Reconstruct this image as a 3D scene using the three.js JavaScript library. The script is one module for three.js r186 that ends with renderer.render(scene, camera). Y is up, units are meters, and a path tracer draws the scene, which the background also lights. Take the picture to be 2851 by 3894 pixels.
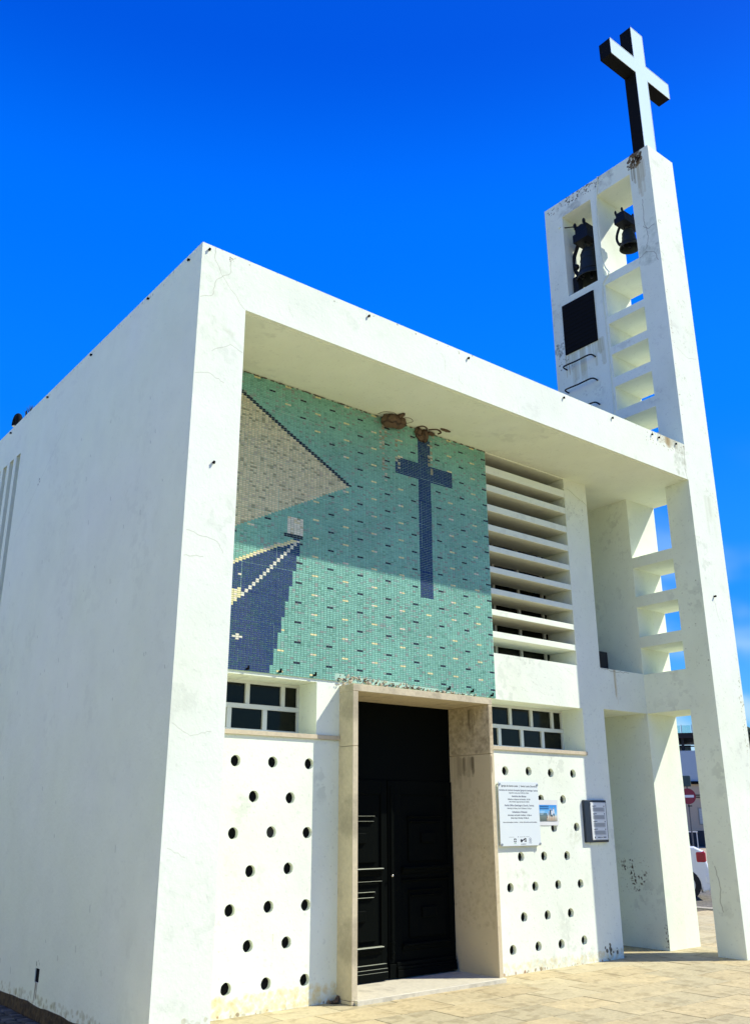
import * as THREE from 'three';
import { mergeGeometries, mergeVertices } from 'three/addons/utils/BufferGeometryUtils.js';
import { RoundedBoxGeometry } from 'three/addons/geometries/RoundedBoxGeometry.js';

// ------------------------------------------------------------------ camera, sky, sun, exposure
const scene = new THREE.Scene();
const camera = new THREE.PerspectiveCamera(59.246, 749 / 1024, 0.05, 900);
camera.rotation.order = 'YXZ';
camera.position.set(-3.163, 1.6, 6.455);
camera.rotation.set(0.3283, -0.6756, -0.0029);

const EXPOSURE = 1.5;
const SUN_DIR = new THREE.Vector3(1.36, 1.835, 1.0).normalize();
const renderer = new THREE.WebGLRenderer({ antialias: true });
renderer.toneMapping = THREE.LinearToneMapping;
renderer.toneMappingExposure = EXPOSURE;
renderer.shadowMap.enabled = true;
renderer.shadowMap.type = THREE.PCFSoftShadowMap;

function mulberry(a) { return () => { a |= 0; a = a + 0x6D2B79F5 | 0; let t = Math.imul(a ^ a >>> 15, 1 | a); t = t + Math.imul(t ^ t >>> 7, 61 | t) ^ t; return ((t ^ t >>> 14) >>> 0) / 4294967296; }; }
const hash2 = (x, y, s) => { let h = Math.imul(x, 374761393) + Math.imul(y, 668265263) + Math.imul(s, 1442695041) | 0; h = Math.imul(h ^ h >>> 13, 1274126177); return ((h ^ h >>> 16) >>> 0) / 4294967296; };
function vnoise(x, y, s = 0, px = 0, py = 0) {            // value noise, periodic when px, py are set
  const xi = Math.floor(x), yi = Math.floor(y), fx = x - xi, fy = y - yi, u = fx * fx * (3 - 2 * fx), v = fy * fy * (3 - 2 * fy);
  const m = (a, p) => p ? ((a % p) + p) % p : a;
  const a = hash2(m(xi, px), m(yi, py), s), b = hash2(m(xi + 1, px), m(yi, py), s), c = hash2(m(xi, px), m(yi + 1, py), s), d = hash2(m(xi + 1, px), m(yi + 1, py), s);
  return a + (b - a) * u + (c - a) * v + (a - b - c + d) * u * v;
}
function fbm(x, y, oct, s = 0, px = 0, py = 0) { let a = 0, w = 0.5, t = 0; for (let i = 0; i < oct; i++) { a += w * vnoise(x, y, s + i, px, py); t += w; w *= 0.55; x *= 2; y *= 2; px *= 2; py *= 2; } return a / t; }
const smooth = (a, b, x) => { const t = Math.min(1, Math.max(0, (x - a) / (b - a))); return t * t * (3 - 2 * t); };

{ // clear deep-blue sky, paler towards the horizon, thin cirrus low down, same all round
  const W = 1024, H = 512, data = new Float32Array(W * H * 4);
  const stops = [[-90, [0.30, 0.42, 0.55]], [-2, [0.34, 0.52, 0.72]], [0, [0.38, 0.72, 0.92]], [5, [0.12, 0.48, 0.94]], [13, [0.018, 0.29, 0.98]], [24, [0.002, 0.215, 1.0]], [36, [0.0, 0.165, 0.99]], [46, [0.0, 0.09, 0.72]], [60, [0.0, 0.07, 0.58]], [90, [0.0, 0.055, 0.48]]];
  for (let j = 0; j < H; j++) for (let i = 0; i < W; i++) {
    const el = ((j + 0.5) / H - 0.5) * Math.PI, az = ((i + 0.5) / W - 0.5) * 2 * Math.PI, e = el * 180 / Math.PI;
    const d = new THREE.Vector3(Math.cos(el) * Math.cos(az), Math.sin(el), Math.cos(el) * Math.sin(az));
    let k = 0; while (k < stops.length - 2 && stops[k + 1][0] < e) k++;
    const f = smooth(stops[k][0], stops[k + 1][0], e), c = [0, 1, 2].map((n) => stops[k][1][n] + (stops[k + 1][1][n] - stops[k][1][n]) * (f * 0.5 + 0.5 * Math.min(1, Math.max(0, (e - stops[k][0]) / (stops[k + 1][0] - stops[k][0])))));
    const ang = Math.acos(Math.min(1, Math.max(-1, d.dot(SUN_DIR)))) * 180 / Math.PI, glow = 0.7 * Math.exp(-ang / 8);
    const away = 1 + 0.15 * Math.cos((ang - 20) / 160 * Math.PI);
    const cl = smooth(0.42, 0.74, fbm(d.x / (d.y + 0.16) * 2.1, d.z / (d.y + 0.16) * 5.0, 5, 11)) * smooth(0, 3, e) * smooth(22, 7, e) * 0.7;
    const o = (j * W + i) * 4;
    for (let n = 0; n < 3; n++) { let v = c[n] * away + glow * [1, 0.95, 0.85][n]; v += (([0.62, 0.86, 1.0][n]) - v) * cl * (v < 1 ? 1 : 0); data[o + n] = v / EXPOSURE; }
    data[o + 3] = 1;
  }
  const sky = new THREE.DataTexture(data, W, H, THREE.RGBAFormat, THREE.FloatType);
  sky.mapping = THREE.EquirectangularReflectionMapping; sky.magFilter = THREE.LinearFilter; sky.minFilter = THREE.LinearFilter; sky.needsUpdate = true;
  scene.background = sky; scene.environment = sky;
}
const sun = new THREE.DirectionalLight(new THREE.Color().setRGB(1, 0.965, 0.83), 4.2);
sun.position.copy(SUN_DIR).multiplyScalar(60); sun.target.position.set(4, 3, 0);
sun.position.add(sun.target.position);
sun.castShadow = true; sun.shadow.mapSize.set(4096, 4096); sun.shadow.radius = 1;
Object.assign(sun.shadow.camera, { left: -30, right: 30, top: 30, bottom: -30, near: 1, far: 160 });
scene.add(sun, sun.target);

// ------------------------------------------------------------------ helpers
const taken = new Map();
function numbered(name) { const n = taken.get(name) ?? 0; taken.set(name, n + 1); return n ? `${name}_${String(n).padStart(3, '0')}` : name; }
const base = new Map();                                                 // object -> world position of its origin
function tag(o, label, category, group, kind) { o.userData = { label, category }; if (group) o.userData.group = group; if (kind) o.userData.kind = kind; return o; }
function thing(name, label, category, at = [0, 0, 0], group) {
  const o = new THREE.Group(); o.name = numbered(name); o.position.set(...at); scene.add(o); base.set(o, o.position.clone());
  return tag(o, label, category, group);
}
function obj(name, geos, mat, parent, label) {                           // geometries in world axes; parent keeps its own origin
  const g = Array.isArray(geos) ? (geos.length > 1 ? mergeGeometries(geos) : geos[0]) : geos;
  const m = new THREE.Mesh(g, mat); m.name = parent ? name : numbered(name); m.castShadow = m.receiveShadow = true;
  if (parent) { const b = base.get(parent); g.translate(-b.x, -b.y, -b.z); base.set(m, b); parent.add(m); } else { base.set(m, new THREE.Vector3()); scene.add(m); }
  if (label) m.userData.label = label;
  return m;
}
function uvMetres(g) {                                                   // uv in metres from the dominant axis of each normal
  if (g.index) g = g.toNonIndexed();
  const p = g.attributes.position, n = g.attributes.normal, uv = new Float32Array(p.count * 2);
  for (let i = 0; i < p.count; i++) {
    const ax = Math.abs(n.getX(i)), ay = Math.abs(n.getY(i)), az = Math.abs(n.getZ(i));
    if (ay >= ax && ay >= az) { uv[2 * i] = p.getX(i); uv[2 * i + 1] = p.getZ(i); } else if (ax >= az) { uv[2 * i] = p.getZ(i); uv[2 * i + 1] = p.getY(i); } else { uv[2 * i] = p.getX(i); uv[2 * i + 1] = p.getY(i); }
  }
  g.setAttribute('uv', new THREE.BufferAttribute(uv, 2)); return g;
}
function split(u, test) {                                                // [faces that pass, the others]
  const p = u.attributes.position, n = u.attributes.normal, a = [], b = []; for (let i = 0; i < n.count; i += 3) (test(n.getX(i), n.getY(i), n.getZ(i), p.getX(i), p.getY(i), p.getZ(i)) ? a : b).push(i, i + 1, i + 2);
  return [a, b].map((ids) => { const o = new THREE.BufferGeometry(); for (const k of ['position', 'normal', 'uv']) { const t = u.attributes[k], d = new Float32Array(ids.length * t.itemSize); ids.forEach((id, q) => { for (let c = 0; c < t.itemSize; c++) d[q * t.itemSize + c] = t.array[id * t.itemSize + c]; }); o.setAttribute(k, new THREE.BufferAttribute(d, t.itemSize)); } return o; });
}
function box(x0, x1, y0, y1, z0, z1) { const g = new THREE.BoxGeometry(x1 - x0, y1 - y0, z1 - z0); g.translate((x0 + x1) / 2, (y0 + y1) / 2, (z0 + z1) / 2); return uvMetres(g); }
function rbox(x0, x1, y0, y1, z0, z1, r = 0.006, seg = 1) { const g = new RoundedBoxGeometry(x1 - x0, y1 - y0, z1 - z0, seg, r); g.translate((x0 + x1) / 2, (y0 + y1) / 2, (z0 + z1) / 2); return uvMetres(g); }
const rectPath = (x0, x1, y0, y1) => { const h = new THREE.Path(); h.moveTo(x0, y0); h.lineTo(x0, y1); h.lineTo(x1, y1); h.lineTo(x1, y0); h.closePath(); return h; };
const polyShape = (pts) => { const s = new THREE.Shape(); pts.forEach(([x, y], i) => (i ? s.lineTo(x, y) : s.moveTo(x, y))); s.closePath(); return s; };
function cyl(r0, r1, h, seg, [x, y, z], axis = 'y') { const g = new THREE.CylinderGeometry(r1, r0, h, seg); if (axis === 'x') g.rotateZ(Math.PI / 2); if (axis === 'z') g.rotateX(Math.PI / 2); g.translate(x, y, z); return uvMetres(g); }
function tube(pts, r, seg = 16, rs = 8) { return uvMetres(new THREE.TubeGeometry(new THREE.CatmullRomCurve3(pts.map((p) => new THREE.Vector3(...p))), seg, r, rs)); }
function lumpy(rx, ry, rz, [x, y, z], seed, amp = 0.25, freq = 3, detail = 3) {
  let g = mergeVertices(new THREE.IcosahedronGeometry(1, detail).deleteAttribute('normal').deleteAttribute('uv')); const p = g.attributes.position;
  for (let i = 0; i < p.count; i++) { const a = p.getX(i), b = p.getY(i), c = p.getZ(i), k = 1 + amp * (fbm(a * freq + 9 + c * 1.7, b * freq + 5 - c * 1.3, 3, seed) - 0.5) * 2; p.setXYZ(i, a * k * rx, b * k * ry, c * k * rz); }
  g.computeVertexNormals(); g.translate(x, y, z); return uvMetres(g);
}
const lin = (r, g, b) => new THREE.Color().setRGB(r, g, b);
function std(color, roughness = 0.9, extra = {}) { return new THREE.MeshStandardMaterial({ color: lin(...color), roughness, metalness: 0, ...extra }); }

// ------------------------------------------------------------------ textures
function dataTex(n, f, srgb = true, rep = 1) {
  const d = new Uint8Array(n * n * 4);
  for (let j = 0; j < n; j++) for (let i = 0; i < n; i++) { const c = f(i / n, j / n), o = (j * n + i) * 4; for (let k = 0; k < 3; k++) d[o + k] = Math.max(0, Math.min(255, (Array.isArray(c) ? c[k] : c) * 255)); d[o + 3] = 255; }
  const t = new THREE.DataTexture(d, n, n); t.wrapS = t.wrapT = THREE.RepeatWrapping; t.magFilter = THREE.LinearFilter; t.repeat.set(rep, rep); if (srgb) t.colorSpace = THREE.SRGBColorSpace; t.needsUpdate = true; return t;
}
function again(t, rep) { const c = t.clone(); c.repeat.set(rep, rep); c.needsUpdate = true; return c; }
const stuccoBump = dataTex(512, (u, v) => 0.5 * fbm(u * 6, v * 6, 3, 3, 6, 6) + 0.35 * fbm(u * 40, v * 40, 3, 7, 40, 40) + 0.25 * Math.pow(fbm(u * 90, v * 90, 2, 9, 90, 90), 3), false, 1 / 1.4);
const grainBump = dataTex(512, (u, v) => 0.55 * fbm(u * 24, v * 24, 3, 23, 24, 24) + 0.45 * fbm(u * 110, v * 110, 2, 27, 110, 110), false, 1 / 0.8);
function stuccoTone(x, y, seed, dirt = 1) {                              // 0..1 paint tone in metres: roller marks, chalky patches, fine specks
  const a = fbm(x * 0.9, y * 0.7, 4, seed), b = fbm(x * 6, y * 5, 3, seed + 20), s = fbm(x * 38, y * 38, 2, seed + 40);
  let t = 1 - 0.035 * smooth(0.45, 0.75, a) * dirt - 0.03 * (b - 0.5) - 0.05 * smooth(0.72, 0.86, s) * dirt - 0.06 * smooth(0.56, 0.74, fbm(x * 2.3, y * 2.0, 5, seed + 60)) * smooth(0.5, 0.62, fbm(x * 12, y * 12, 3, seed + 71)) * dirt;
  return t;
}
function wallCanvas(x0, y0, w, h, ppm, seed, draw, dirt = 1, tint = [1, 1, 1]) {   // a wall's own paint with cracks and stains, uv in metres
  const W = Math.round(w * ppm), H = Math.round(h * ppm), c = document.createElement('canvas'); c.width = W; c.height = H;
  const g = c.getContext('2d'), im = g.createImageData(W, H);
  for (let j = 0; j < H; j++) for (let i = 0; i < W; i++) { const t = stuccoTone(x0 + i / ppm, y0 + h - j / ppm, seed, dirt), o = (j * W + i) * 4; const k = fbm((x0 + i / ppm) * 1.4, (y0 + h - j / ppm) * 1.1, 3, seed + 90) - 0.5; im.data[o] = 250 * t * tint[0]; im.data[o + 1] = (250 + 2 * k) * t * tint[1]; im.data[o + 2] = (249 - 9 * k) * t * tint[2]; im.data[o + 3] = 255; }
  g.putImageData(im, 0, 0);
  const P = (x, y) => [(x - x0) * ppm, (y0 + h - y) * ppm], r = mulberry(seed);
  const tools = {
    g, P, r, ppm,
    crack(pts, width = 0.004, color = 'rgba(70,60,48,0.75)') {           // jagged line through the points
      g.strokeStyle = color; g.lineWidth = Math.max(0.7, width * ppm); g.lineJoin = 'round'; g.beginPath(); g.moveTo(...P(...pts[0]));
      for (let k = 1; k < pts.length; k++) { const [ax, ay] = pts[k - 1], [bx, by] = pts[k], n = Math.max(2, Math.ceil(Math.hypot(bx - ax, by - ay) / 0.035)); for (let q = 1; q <= n; q++) { const f = q / n, w2 = q < n ? 0.016 : 0; g.lineTo(...P(ax + (bx - ax) * f + (r() - 0.5) * w2, ay + (by - ay) * f + (r() - 0.5) * w2)); } }
      g.stroke();
    },
    specks(n, xa, xb, ya, yb, size, colors) { for (let k = 0; k < n; k++) { g.fillStyle = colors[Math.floor(r() * colors.length)]; const [X, Y] = P(xa + r() * (xb - xa), ya + r() * (yb - ya)), s = size * ppm * (0.4 + r()); g.beginPath(); g.ellipse(X, Y, s * (0.6 + r() * 0.8), s * (0.6 + r() * 0.8), r() * 3, 0, 7); g.fill(); } },
    blotch(x, y, rad, color, n = 26) { for (let k = 0; k < n; k++) { const a = r() * 6.28, d = Math.sqrt(r()) * rad, [X, Y] = P(x + Math.cos(a) * d, y + Math.sin(a) * d); g.fillStyle = color; g.beginPath(); g.ellipse(X, Y, rad * ppm * (0.06 + 0.2 * r()), rad * ppm * (0.06 + 0.2 * r()), r() * 3, 0, 7); g.fill(); } },
    drip(x, y, len, width, color, n = 10) { for (let k = 0; k < n; k++) { const dx = (r() - 0.5) * width, l = len * (0.35 + 0.65 * r()); g.strokeStyle = color; g.lineWidth = ppm * width * (0.08 + 0.2 * r()); g.lineCap = 'round'; g.beginPath(); g.moveTo(...P(x + dx, y)); g.bezierCurveTo(...P(x + dx + (r() - 0.5) * 0.02, y - l * 0.3), ...P(x + dx + (r() - 0.5) * 0.02, y - l * 0.6), ...P(x + dx + (r() - 0.5) * 0.02, y - l)); g.stroke(); } },
  };
  draw?.(tools);
  const t = new THREE.CanvasTexture(c); t.colorSpace = THREE.SRGBColorSpace; t.wrapS = t.wrapT = THREE.RepeatWrapping; t.repeat.set(1 / w, 1 / h); t.offset.set(-x0 / w, -y0 / h); return t;
}
const WHITE = [0.855, 0.905, 0.75];
const stucco = (map, bump = 0.003) => new THREE.MeshPhysicalMaterial({ color: lin(...WHITE), roughness: 0.95, specularIntensity: 0.15, map, bumpMap: stuccoBump, bumpScale: bump });

// measured from the photograph (metres)
const Ht = 6.613, Hs = 6.078, W1 = 0.479, XT = 7.624, XF = 8.305, ZR = -1.052, ZP = -0.381, TT = 11.828, ZB = -2.159, XM = 4.657, XPL = 6.202, XPR = 6.679, PT = 2.955, BT = 3.495, HB = -18;
const DL = 2.381, DLI = 2.447, DRI = 4.298, DR = 4.355, DF = -0.819, DT = 2.892, DTI = 2.821, ZD = -1.46;

const portalMap = wallCanvas(0, 0, 8.4, 6.62, 210, 101, (t) => {
  t.crack([[0.14, 6.61], [0.13, 6.5], [0.23, 6.33], [0.47, 6.08]], 0.002, 'rgba(120,110,92,0.6)'); t.crack([[0.35, 6.59], [0.3, 6.54], [0.3, 6.4], [0.16, 6.27], [0.13, 6.1], [0.01, 6.04]], 0.0035, 'rgba(110,98,80,0.55)');
  t.crack([[0.01, 5.28], [0.13, 5.32], [0.30, 5.27]], 0.002, 'rgba(110,100,85,0.5)'); t.crack([[0.16, 5.54], [0.34, 5.67], [0.47, 5.63]], 0.002, 'rgba(110,100,85,0.5)');
  t.crack([[0.03, 3.85], [0.19, 3.82], [0.32, 3.8], [0.38, 3.71]], 0.002, 'rgba(110,100,85,0.5)'); t.crack([[0.02, 3.63], [0.2, 3.65]], 0.002, 'rgba(110,100,85,0.5)');
  t.crack([[0.02, 2.3], [0.18, 2.21], [0.36, 2.25]], 0.002, 'rgba(120,110,95,0.4)'); t.crack([[0.05, 1.4], [0.2, 1.33]], 0.002, 'rgba(120,110,95,0.4)');
  for (let k = 0; k < 6; k++) { const x = 0.6 + t.r() * 6.6, y = 6.1 + t.r() * 0.45; t.crack([[x, y], [x + 0.1 * t.r(), y - 0.07], [x + 0.06, y - 0.16 * t.r() - 0.05]], 0.0015, 'rgba(120,112,98,0.35)'); }
  t.blotch(0.3, 6.55, 0.03, 'rgba(60,45,35,0.7)', 8); t.blotch(0.22, 5.75, 0.16, 'rgba(190,186,170,0.05)', 40); t.blotch(0.1, 6.3, 0.2, 'rgba(170,165,148,0.05)', 40);
  t.specks(60, 6.7, 7.6, 6.42, 6.61, 0.008, ['rgba(120,95,60,0.35)', 'rgba(90,75,55,0.3)', 'rgba(150,120,80,0.3)']); t.drip(7.1, 6.61, 0.12, 0.5, 'rgba(150,125,85,0.14)', 14); t.drip(7.45, 6.61, 0.2, 0.3, 'rgba(140,135,115,0.13)', 10);
  t.blotch(7.45, 6.25, 0.16, 'rgba(120,122,105,0.06)', 60); t.blotch(7.7, 6.35, 0.2, 'rgba(120,122,105,0.05)', 60);
  t.crack([[7.63, 6.7], [7.57, 6.24], [7.6, 6.07]], 0.004); t.blotch(7.62, 6.56, 0.03, 'rgba(70,40,25,0.8)', 16);
  t.specks(40, 0, 7.6, 6.56, 6.615, 0.006, ['rgba(90,80,65,0.4)', 'rgba(120,90,60,0.35)']);
  t.specks(24, 0.02, 0.46, 0.02, 0.25, 0.012, ['rgba(190,180,150,0.4)', 'rgba(150,140,115,0.25)']);
  t.blotch(0.3, 0.16, 0.1, 'rgba(200,196,180,0.35)', 20);
}, 0.6);
const facadeMap = wallCanvas(0.479, 0, 7.2, 6.1, 200, 131, (t) => {
  t.specks(520, 0.9, 2.4, 0, 0.16, 0.02, ['rgba(232,200,140,0.16)', 'rgba(225,190,125,0.14)', 'rgba(240,220,170,0.2)']); t.specks(420, 4.36, 6.7, 0, 0.11, 0.018, ['rgba(232,205,150,0.16)', 'rgba(225,190,135,0.12)']);
  t.specks(60, 0.9, 6.7, 0, 0.02, 0.014, ['rgba(150,95,60,0.5)', 'rgba(110,80,55,0.5)', 'rgba(200,190,170,0.6)']);
  t.drip(1.66, 0.62, 0.14, 0.03, 'rgba(200,185,150,0.2)', 4); t.specks(30, 1.1, 6.2, 0.3, 2.3, 0.004, ['rgba(120,110,95,0.35)', 'rgba(150,140,120,0.3)']);
  t.blotch(5.9, 1.4, 0.14, 'rgba(190,186,170,0.12)', 30); t.blotch(4.95, 0.95, 0.12, 'rgba(190,186,170,0.12)', 30);
  for (let k = 0; k < 9; k++) t.crack([[4.8 + t.r() * 1.2, 2.95 + t.r() * 0.5], [4.8 + t.r() * 1.2, 2.95 + t.r() * 0.5]].map(([a, b], i) => [a, b]).slice(0, 1).flatMap(([a, b]) => [[a, b], [a + 0.12, b - 0.05]]), 0.0015, 'rgba(150,140,120,0.3)');
  t.drip(6.98, BT, 0.5, 0.05, 'rgba(170,140,90,0.28)', 8); t.specks(22, 6.25, 6.62, 5.5, 5.85, 0.005, ['rgba(110,100,80,0.5)']); t.specks(10, 6.25, 6.6, 0.06, 0.2, 0.016, ['rgba(80,72,60,0.75)']);
  t.crack([[6.7, 3.49], [6.95, 3.47], [7.3, 3.48]], 0.006, 'rgba(90,80,65,0.5)'); t.crack([[6.24, 0.95], [6.28, 0.82]], 0.003, 'rgba(150,140,120,0.3)');
});
const towerMap = wallCanvas(ZB, 0, 2.16, 11.84, 150, 161, (t) => {
  t.blotch(-0.27, 11.69, 0.14, 'rgba(96,70,46,0.55)', 60); t.blotch(-0.22, 11.75, 0.1, 'rgba(45,32,22,0.6)', 40); t.blotch(-0.33, 11.63, 0.08, 'rgba(60,44,30,0.55)', 26);
  t.drip(-0.18, 11.6, 0.75, 0.16, 'rgba(150,125,80,0.14)', 12); t.drip(-0.32, 11.55, 0.3, 0.1, 'rgba(120,100,70,0.3)', 6);
  t.specks(110, -2.1, -0.9, 11.66, 11.83, 0.012, ['rgba(70,64,52,0.45)', 'rgba(40,36,30,0.6)', 'rgba(110,80,70,0.35)']); t.blotch(-0.9, 11.7, 0.2, 'rgba(110,112,100,0.07)', 60); t.blotch(-1.6, 11.7, 0.3, 'rgba(110,112,100,0.07)', 60);
  t.crack([[-0.05, 10.35], [-0.17, 10.33], [-0.24, 10.42]], 0.006); t.crack([[-0.2, 10.9], [-0.22, 10.5], [-0.17, 10.2], [-0.23, 10.0]], 0.003); t.blotch(-0.2, 9.9, 0.2, 'rgba(90,96,90,0.06)', 50); t.blotch(-0.12, 10.3, 0.18, 'rgba(90,96,90,0.05)', 40); t.crack([[-0.36, 9.9], [-0.24, 9.95], [-0.1, 9.87], [-0.05, 9.7]], 0.003);
  t.blotch(-2.05, 9.0, 0.12, 'rgba(90,92,86,0.25)', 30); t.specks(26, -2.1, -1.9, 8.6, 9.3, 0.01, ['rgba(60,56,48,0.5)']); t.drip(-1.9, 8.85, 0.5, 0.1, 'rgba(165,140,95,0.3)', 6); t.drip(-1.35, 8.85, 0.45, 0.3, 'rgba(175,160,120,0.22)', 8); t.drip(-1.7, 8.85, 0.6, 0.4, 'rgba(180,165,130,0.16)', 8);
  for (let k = 0; k < 30; k++) t.blotch(-2.1 + t.r() * 2, 7 + t.r() * 4.6, 0.06, 'rgba(100,104,98,0.12)', 10);
  t.crack([[-0.29, 1.03], [-0.26, 0.9], [-0.24, 0.77], [-0.27, 0.62], [-0.24, 0.51]], 0.004); t.specks(14, -0.35, -0.02, 2.9, 5.6, 0.006, ['rgba(110,100,85,0.5)']);
  const dark = ['rgba(70,58,44,0.85)', 'rgba(96,84,66,0.7)', 'rgba(60,50,40,0.85)', 'rgba(130,118,95,0.5)'];                                   // flaked paint beside the passage
  for (const [z, y, s, n] of [[-1.635, 1.0, 0.05, 14], [-1.53, 1.01, 0.05, 12], [-1.52, 0.887, 0.05, 12], [-1.42, 0.80, 0.06, 16], [-1.55, 0.80, 0.05, 12], [-1.47, 0.73, 0.06, 16], [-1.315, 0.9, 0.02, 4]]) for (let k = 0; k < n * 0.6; k++) { const [X, Y] = t.P(z + (t.r() - 0.5) * s * 2.4, y + (t.r() - 0.5) * s * 2); t.g.fillStyle = dark[Math.floor(t.r() * 4)]; t.g.beginPath(); for (let q = 0; q < 5; q++) t.g.lineTo(X + (t.r() - 0.5) * 7, Y + (t.r() - 0.5) * 8); t.g.fill(); }
  t.specks(120, -1.75, -1.25, 0.65, 1.1, 0.004, ['rgba(110,95,75,0.5)', 'rgba(150,138,115,0.4)']); t.specks(20, -1.1, -1.05, 0.02, 0.3, 0.008, ['rgba(60,50,40,0.6)']);
});
const towerFrontMap = wallCanvas(XT, 0, 0.7, 11.84, 150, 191, (t) => {
  for (let k = 0; k < 26; k++) t.blotch(XT + t.r() * 0.68, 5 + t.r() * 6.6, 0.08, 'rgba(150,152,138,0.12)', 12); t.specks(40, 7.64, 7.7, 7, 10, 0.006, ['rgba(110,75,55,0.6)', 'rgba(80,60,45,0.5)']); t.specks(50, 8.2, 8.305, 2.4, 3.4, 0.01, ['rgba(150,140,110,0.4)', 'rgba(120,125,95,0.35)']);
  t.crack([[7.75, 8.2], [8.0, 8.12], [8.25, 8.17]], 0.002, 'rgba(120,110,95,0.4)'); t.crack([[7.9, 4.4], [7.93, 4.2], [7.98, 4.1]], 0.002, 'rgba(120,110,95,0.5)'); t.drip(8.05, 5.9, 0.6, 0.3, 'rgba(150,148,130,0.05)', 10);
  t.blotch(7.7, 10.4, 0.05, 'rgba(110,100,85,0.3)', 10); t.specks(30, XT, XF, 11.5, 11.83, 0.006, ['rgba(140,130,110,0.35)']);
});
const sideMap = wallCanvas(-9, 0, 9, 6.62, 150, 211, (t) => {
  for (let k = 0; k < 60; k++) { const z = -5.5 + t.r() * 5.4, y = 0.3 + t.r() * 5.6; t.crack([[z, y], [z + 0.01, y - 0.02 - 0.04 * t.r()]], 0.005, 'rgba(80,84,78,0.5)'); }
  t.blotch(-3.9, 5.42, 0.05, 'rgba(120,110,115,0.5)', 10); t.specks(500, -6, -0.6, 0.05, 0.16, 0.018, ['rgba(140,125,85,0.18)', 'rgba(120,110,70,0.16)', 'rgba(170,160,120,0.2)']); t.drip(-2.23, 0.255, 0.17, 0.05, 'rgba(110,90,80,0.4)', 8); t.blotch(-2.23, 0.38, 0.05, 'rgba(110,110,95,0.35)', 12);
  t.specks(90, -5.6, 0, 6.55, 6.61, 0.008, ['rgba(110,112,100,0.3)', 'rgba(140,130,110,0.3)']);
  t.crack([[-4.6, 4.9], [-3.6, 5.6], [-3.2, 5.9]], 0.003, 'rgba(110,116,108,0.25)');
}, 0.35);
const plainMap = wallCanvas(0, 0, 4, 4, 128, 231, null, 0.7);
const mPortal = stucco(portalMap), mFacade = stucco(facadeMap), mTower = stucco(towerMap), mTowerFront = stucco(towerFrontMap), mSide = stucco(sideMap, 0.005), mPlain = stucco(plainMap);

const stoneMap = dataTex(512, (u, v) => { const a = fbm(u * 5, v * 5, 5, 51, 5, 5), b = fbm(u * 40, v * 40, 3, 57, 40, 40), t = 0.93 - 0.13 * smooth(0.45, 0.75, a) - 0.10 * (b - 0.5); return [t, t * 0.985, t * 0.95]; }, true, 1 / 1.1);
const mStone = std([0.66, 0.59, 0.42], 0.85, { map: stoneMap, bumpMap: grainBump, bumpScale: 0.002 });
const jambMap = wallCanvas(-1.6, 0, 0.9, 2.9, 256, 251, (t) => {
  t.drip(-1.10, 2.78, 0.26, 0.12, 'rgba(60,52,40,0.16)', 12); t.drip(-1.2, 2.24, 0.18, 0.22, 'rgba(70,60,45,0.13)', 12); t.drip(-1.3, 2.28, 0.5, 0.3, 'rgba(90,78,58,0.07)', 10);
  t.specks(24, -1.5, -0.85, 0.3, 2.2, 0.006, ['rgba(80,70,50,0.3)', 'rgba(110,95,70,0.25)']); t.specks(900, -1.6, -0.82, 0.5, 1.9, 0.02, ['rgba(120,112,90,0.05)', 'rgba(140,130,100,0.05)']); t.blotch(-1.0, 0.35, 0.015, 'rgba(60,50,35,0.4)', 8); t.specks(900, -1.6, -0.82, 2.3, 2.82, 0.02, ['rgba(100,90,68,0.07)', 'rgba(120,110,84,0.07)']);
}, 0.7, [0.99, 0.97, 0.92]);
const mJamb = std([0.66, 0.58, 0.41], 0.88, { map: jambMap, bumpMap: grainBump, bumpScale: 0.002 });
const mMarble = std([0.72, 0.69, 0.56], 0.55, { map: stoneMap, bumpMap: grainBump, bumpScale: 0.001 });
const mDoor = new THREE.MeshPhysicalMaterial({ color: lin(0.0035, 0.0045, 0.0038), roughness: 0.5, specularIntensity: 0.03, bumpMap: grainBump, bumpScale: 0.0008 });
const mWorn = std([0.28, 0.30, 0.22], 0.7, { bumpMap: grainBump, bumpScale: 0.002 });
const mFrame = std([0.62, 0.63, 0.56], 0.45);
const mGlass = new THREE.MeshPhysicalMaterial({ color: lin(0.008, 0.010, 0.006), roughness: 0.1, metalness: 0, specularIntensity: 0.3 });
const mBlack = new THREE.MeshPhysicalMaterial({ color: lin(0.006, 0.006, 0.006), roughness: 0.8, specularIntensity: 0.25 }), mIron = new THREE.MeshPhysicalMaterial({ color: lin(0.008, 0.009, 0.011), roughness: 0.55, specularIntensity: 0.4 }), mBronze = std([0.022, 0.024, 0.016], 0.55, { metalness: 0.35, bumpMap: grainBump, bumpScale: 0.001 });
const mSill = std([0.66, 0.585, 0.43], 0.85, { map: stoneMap, bumpMap: grainBump, bumpScale: 0.002 });

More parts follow.
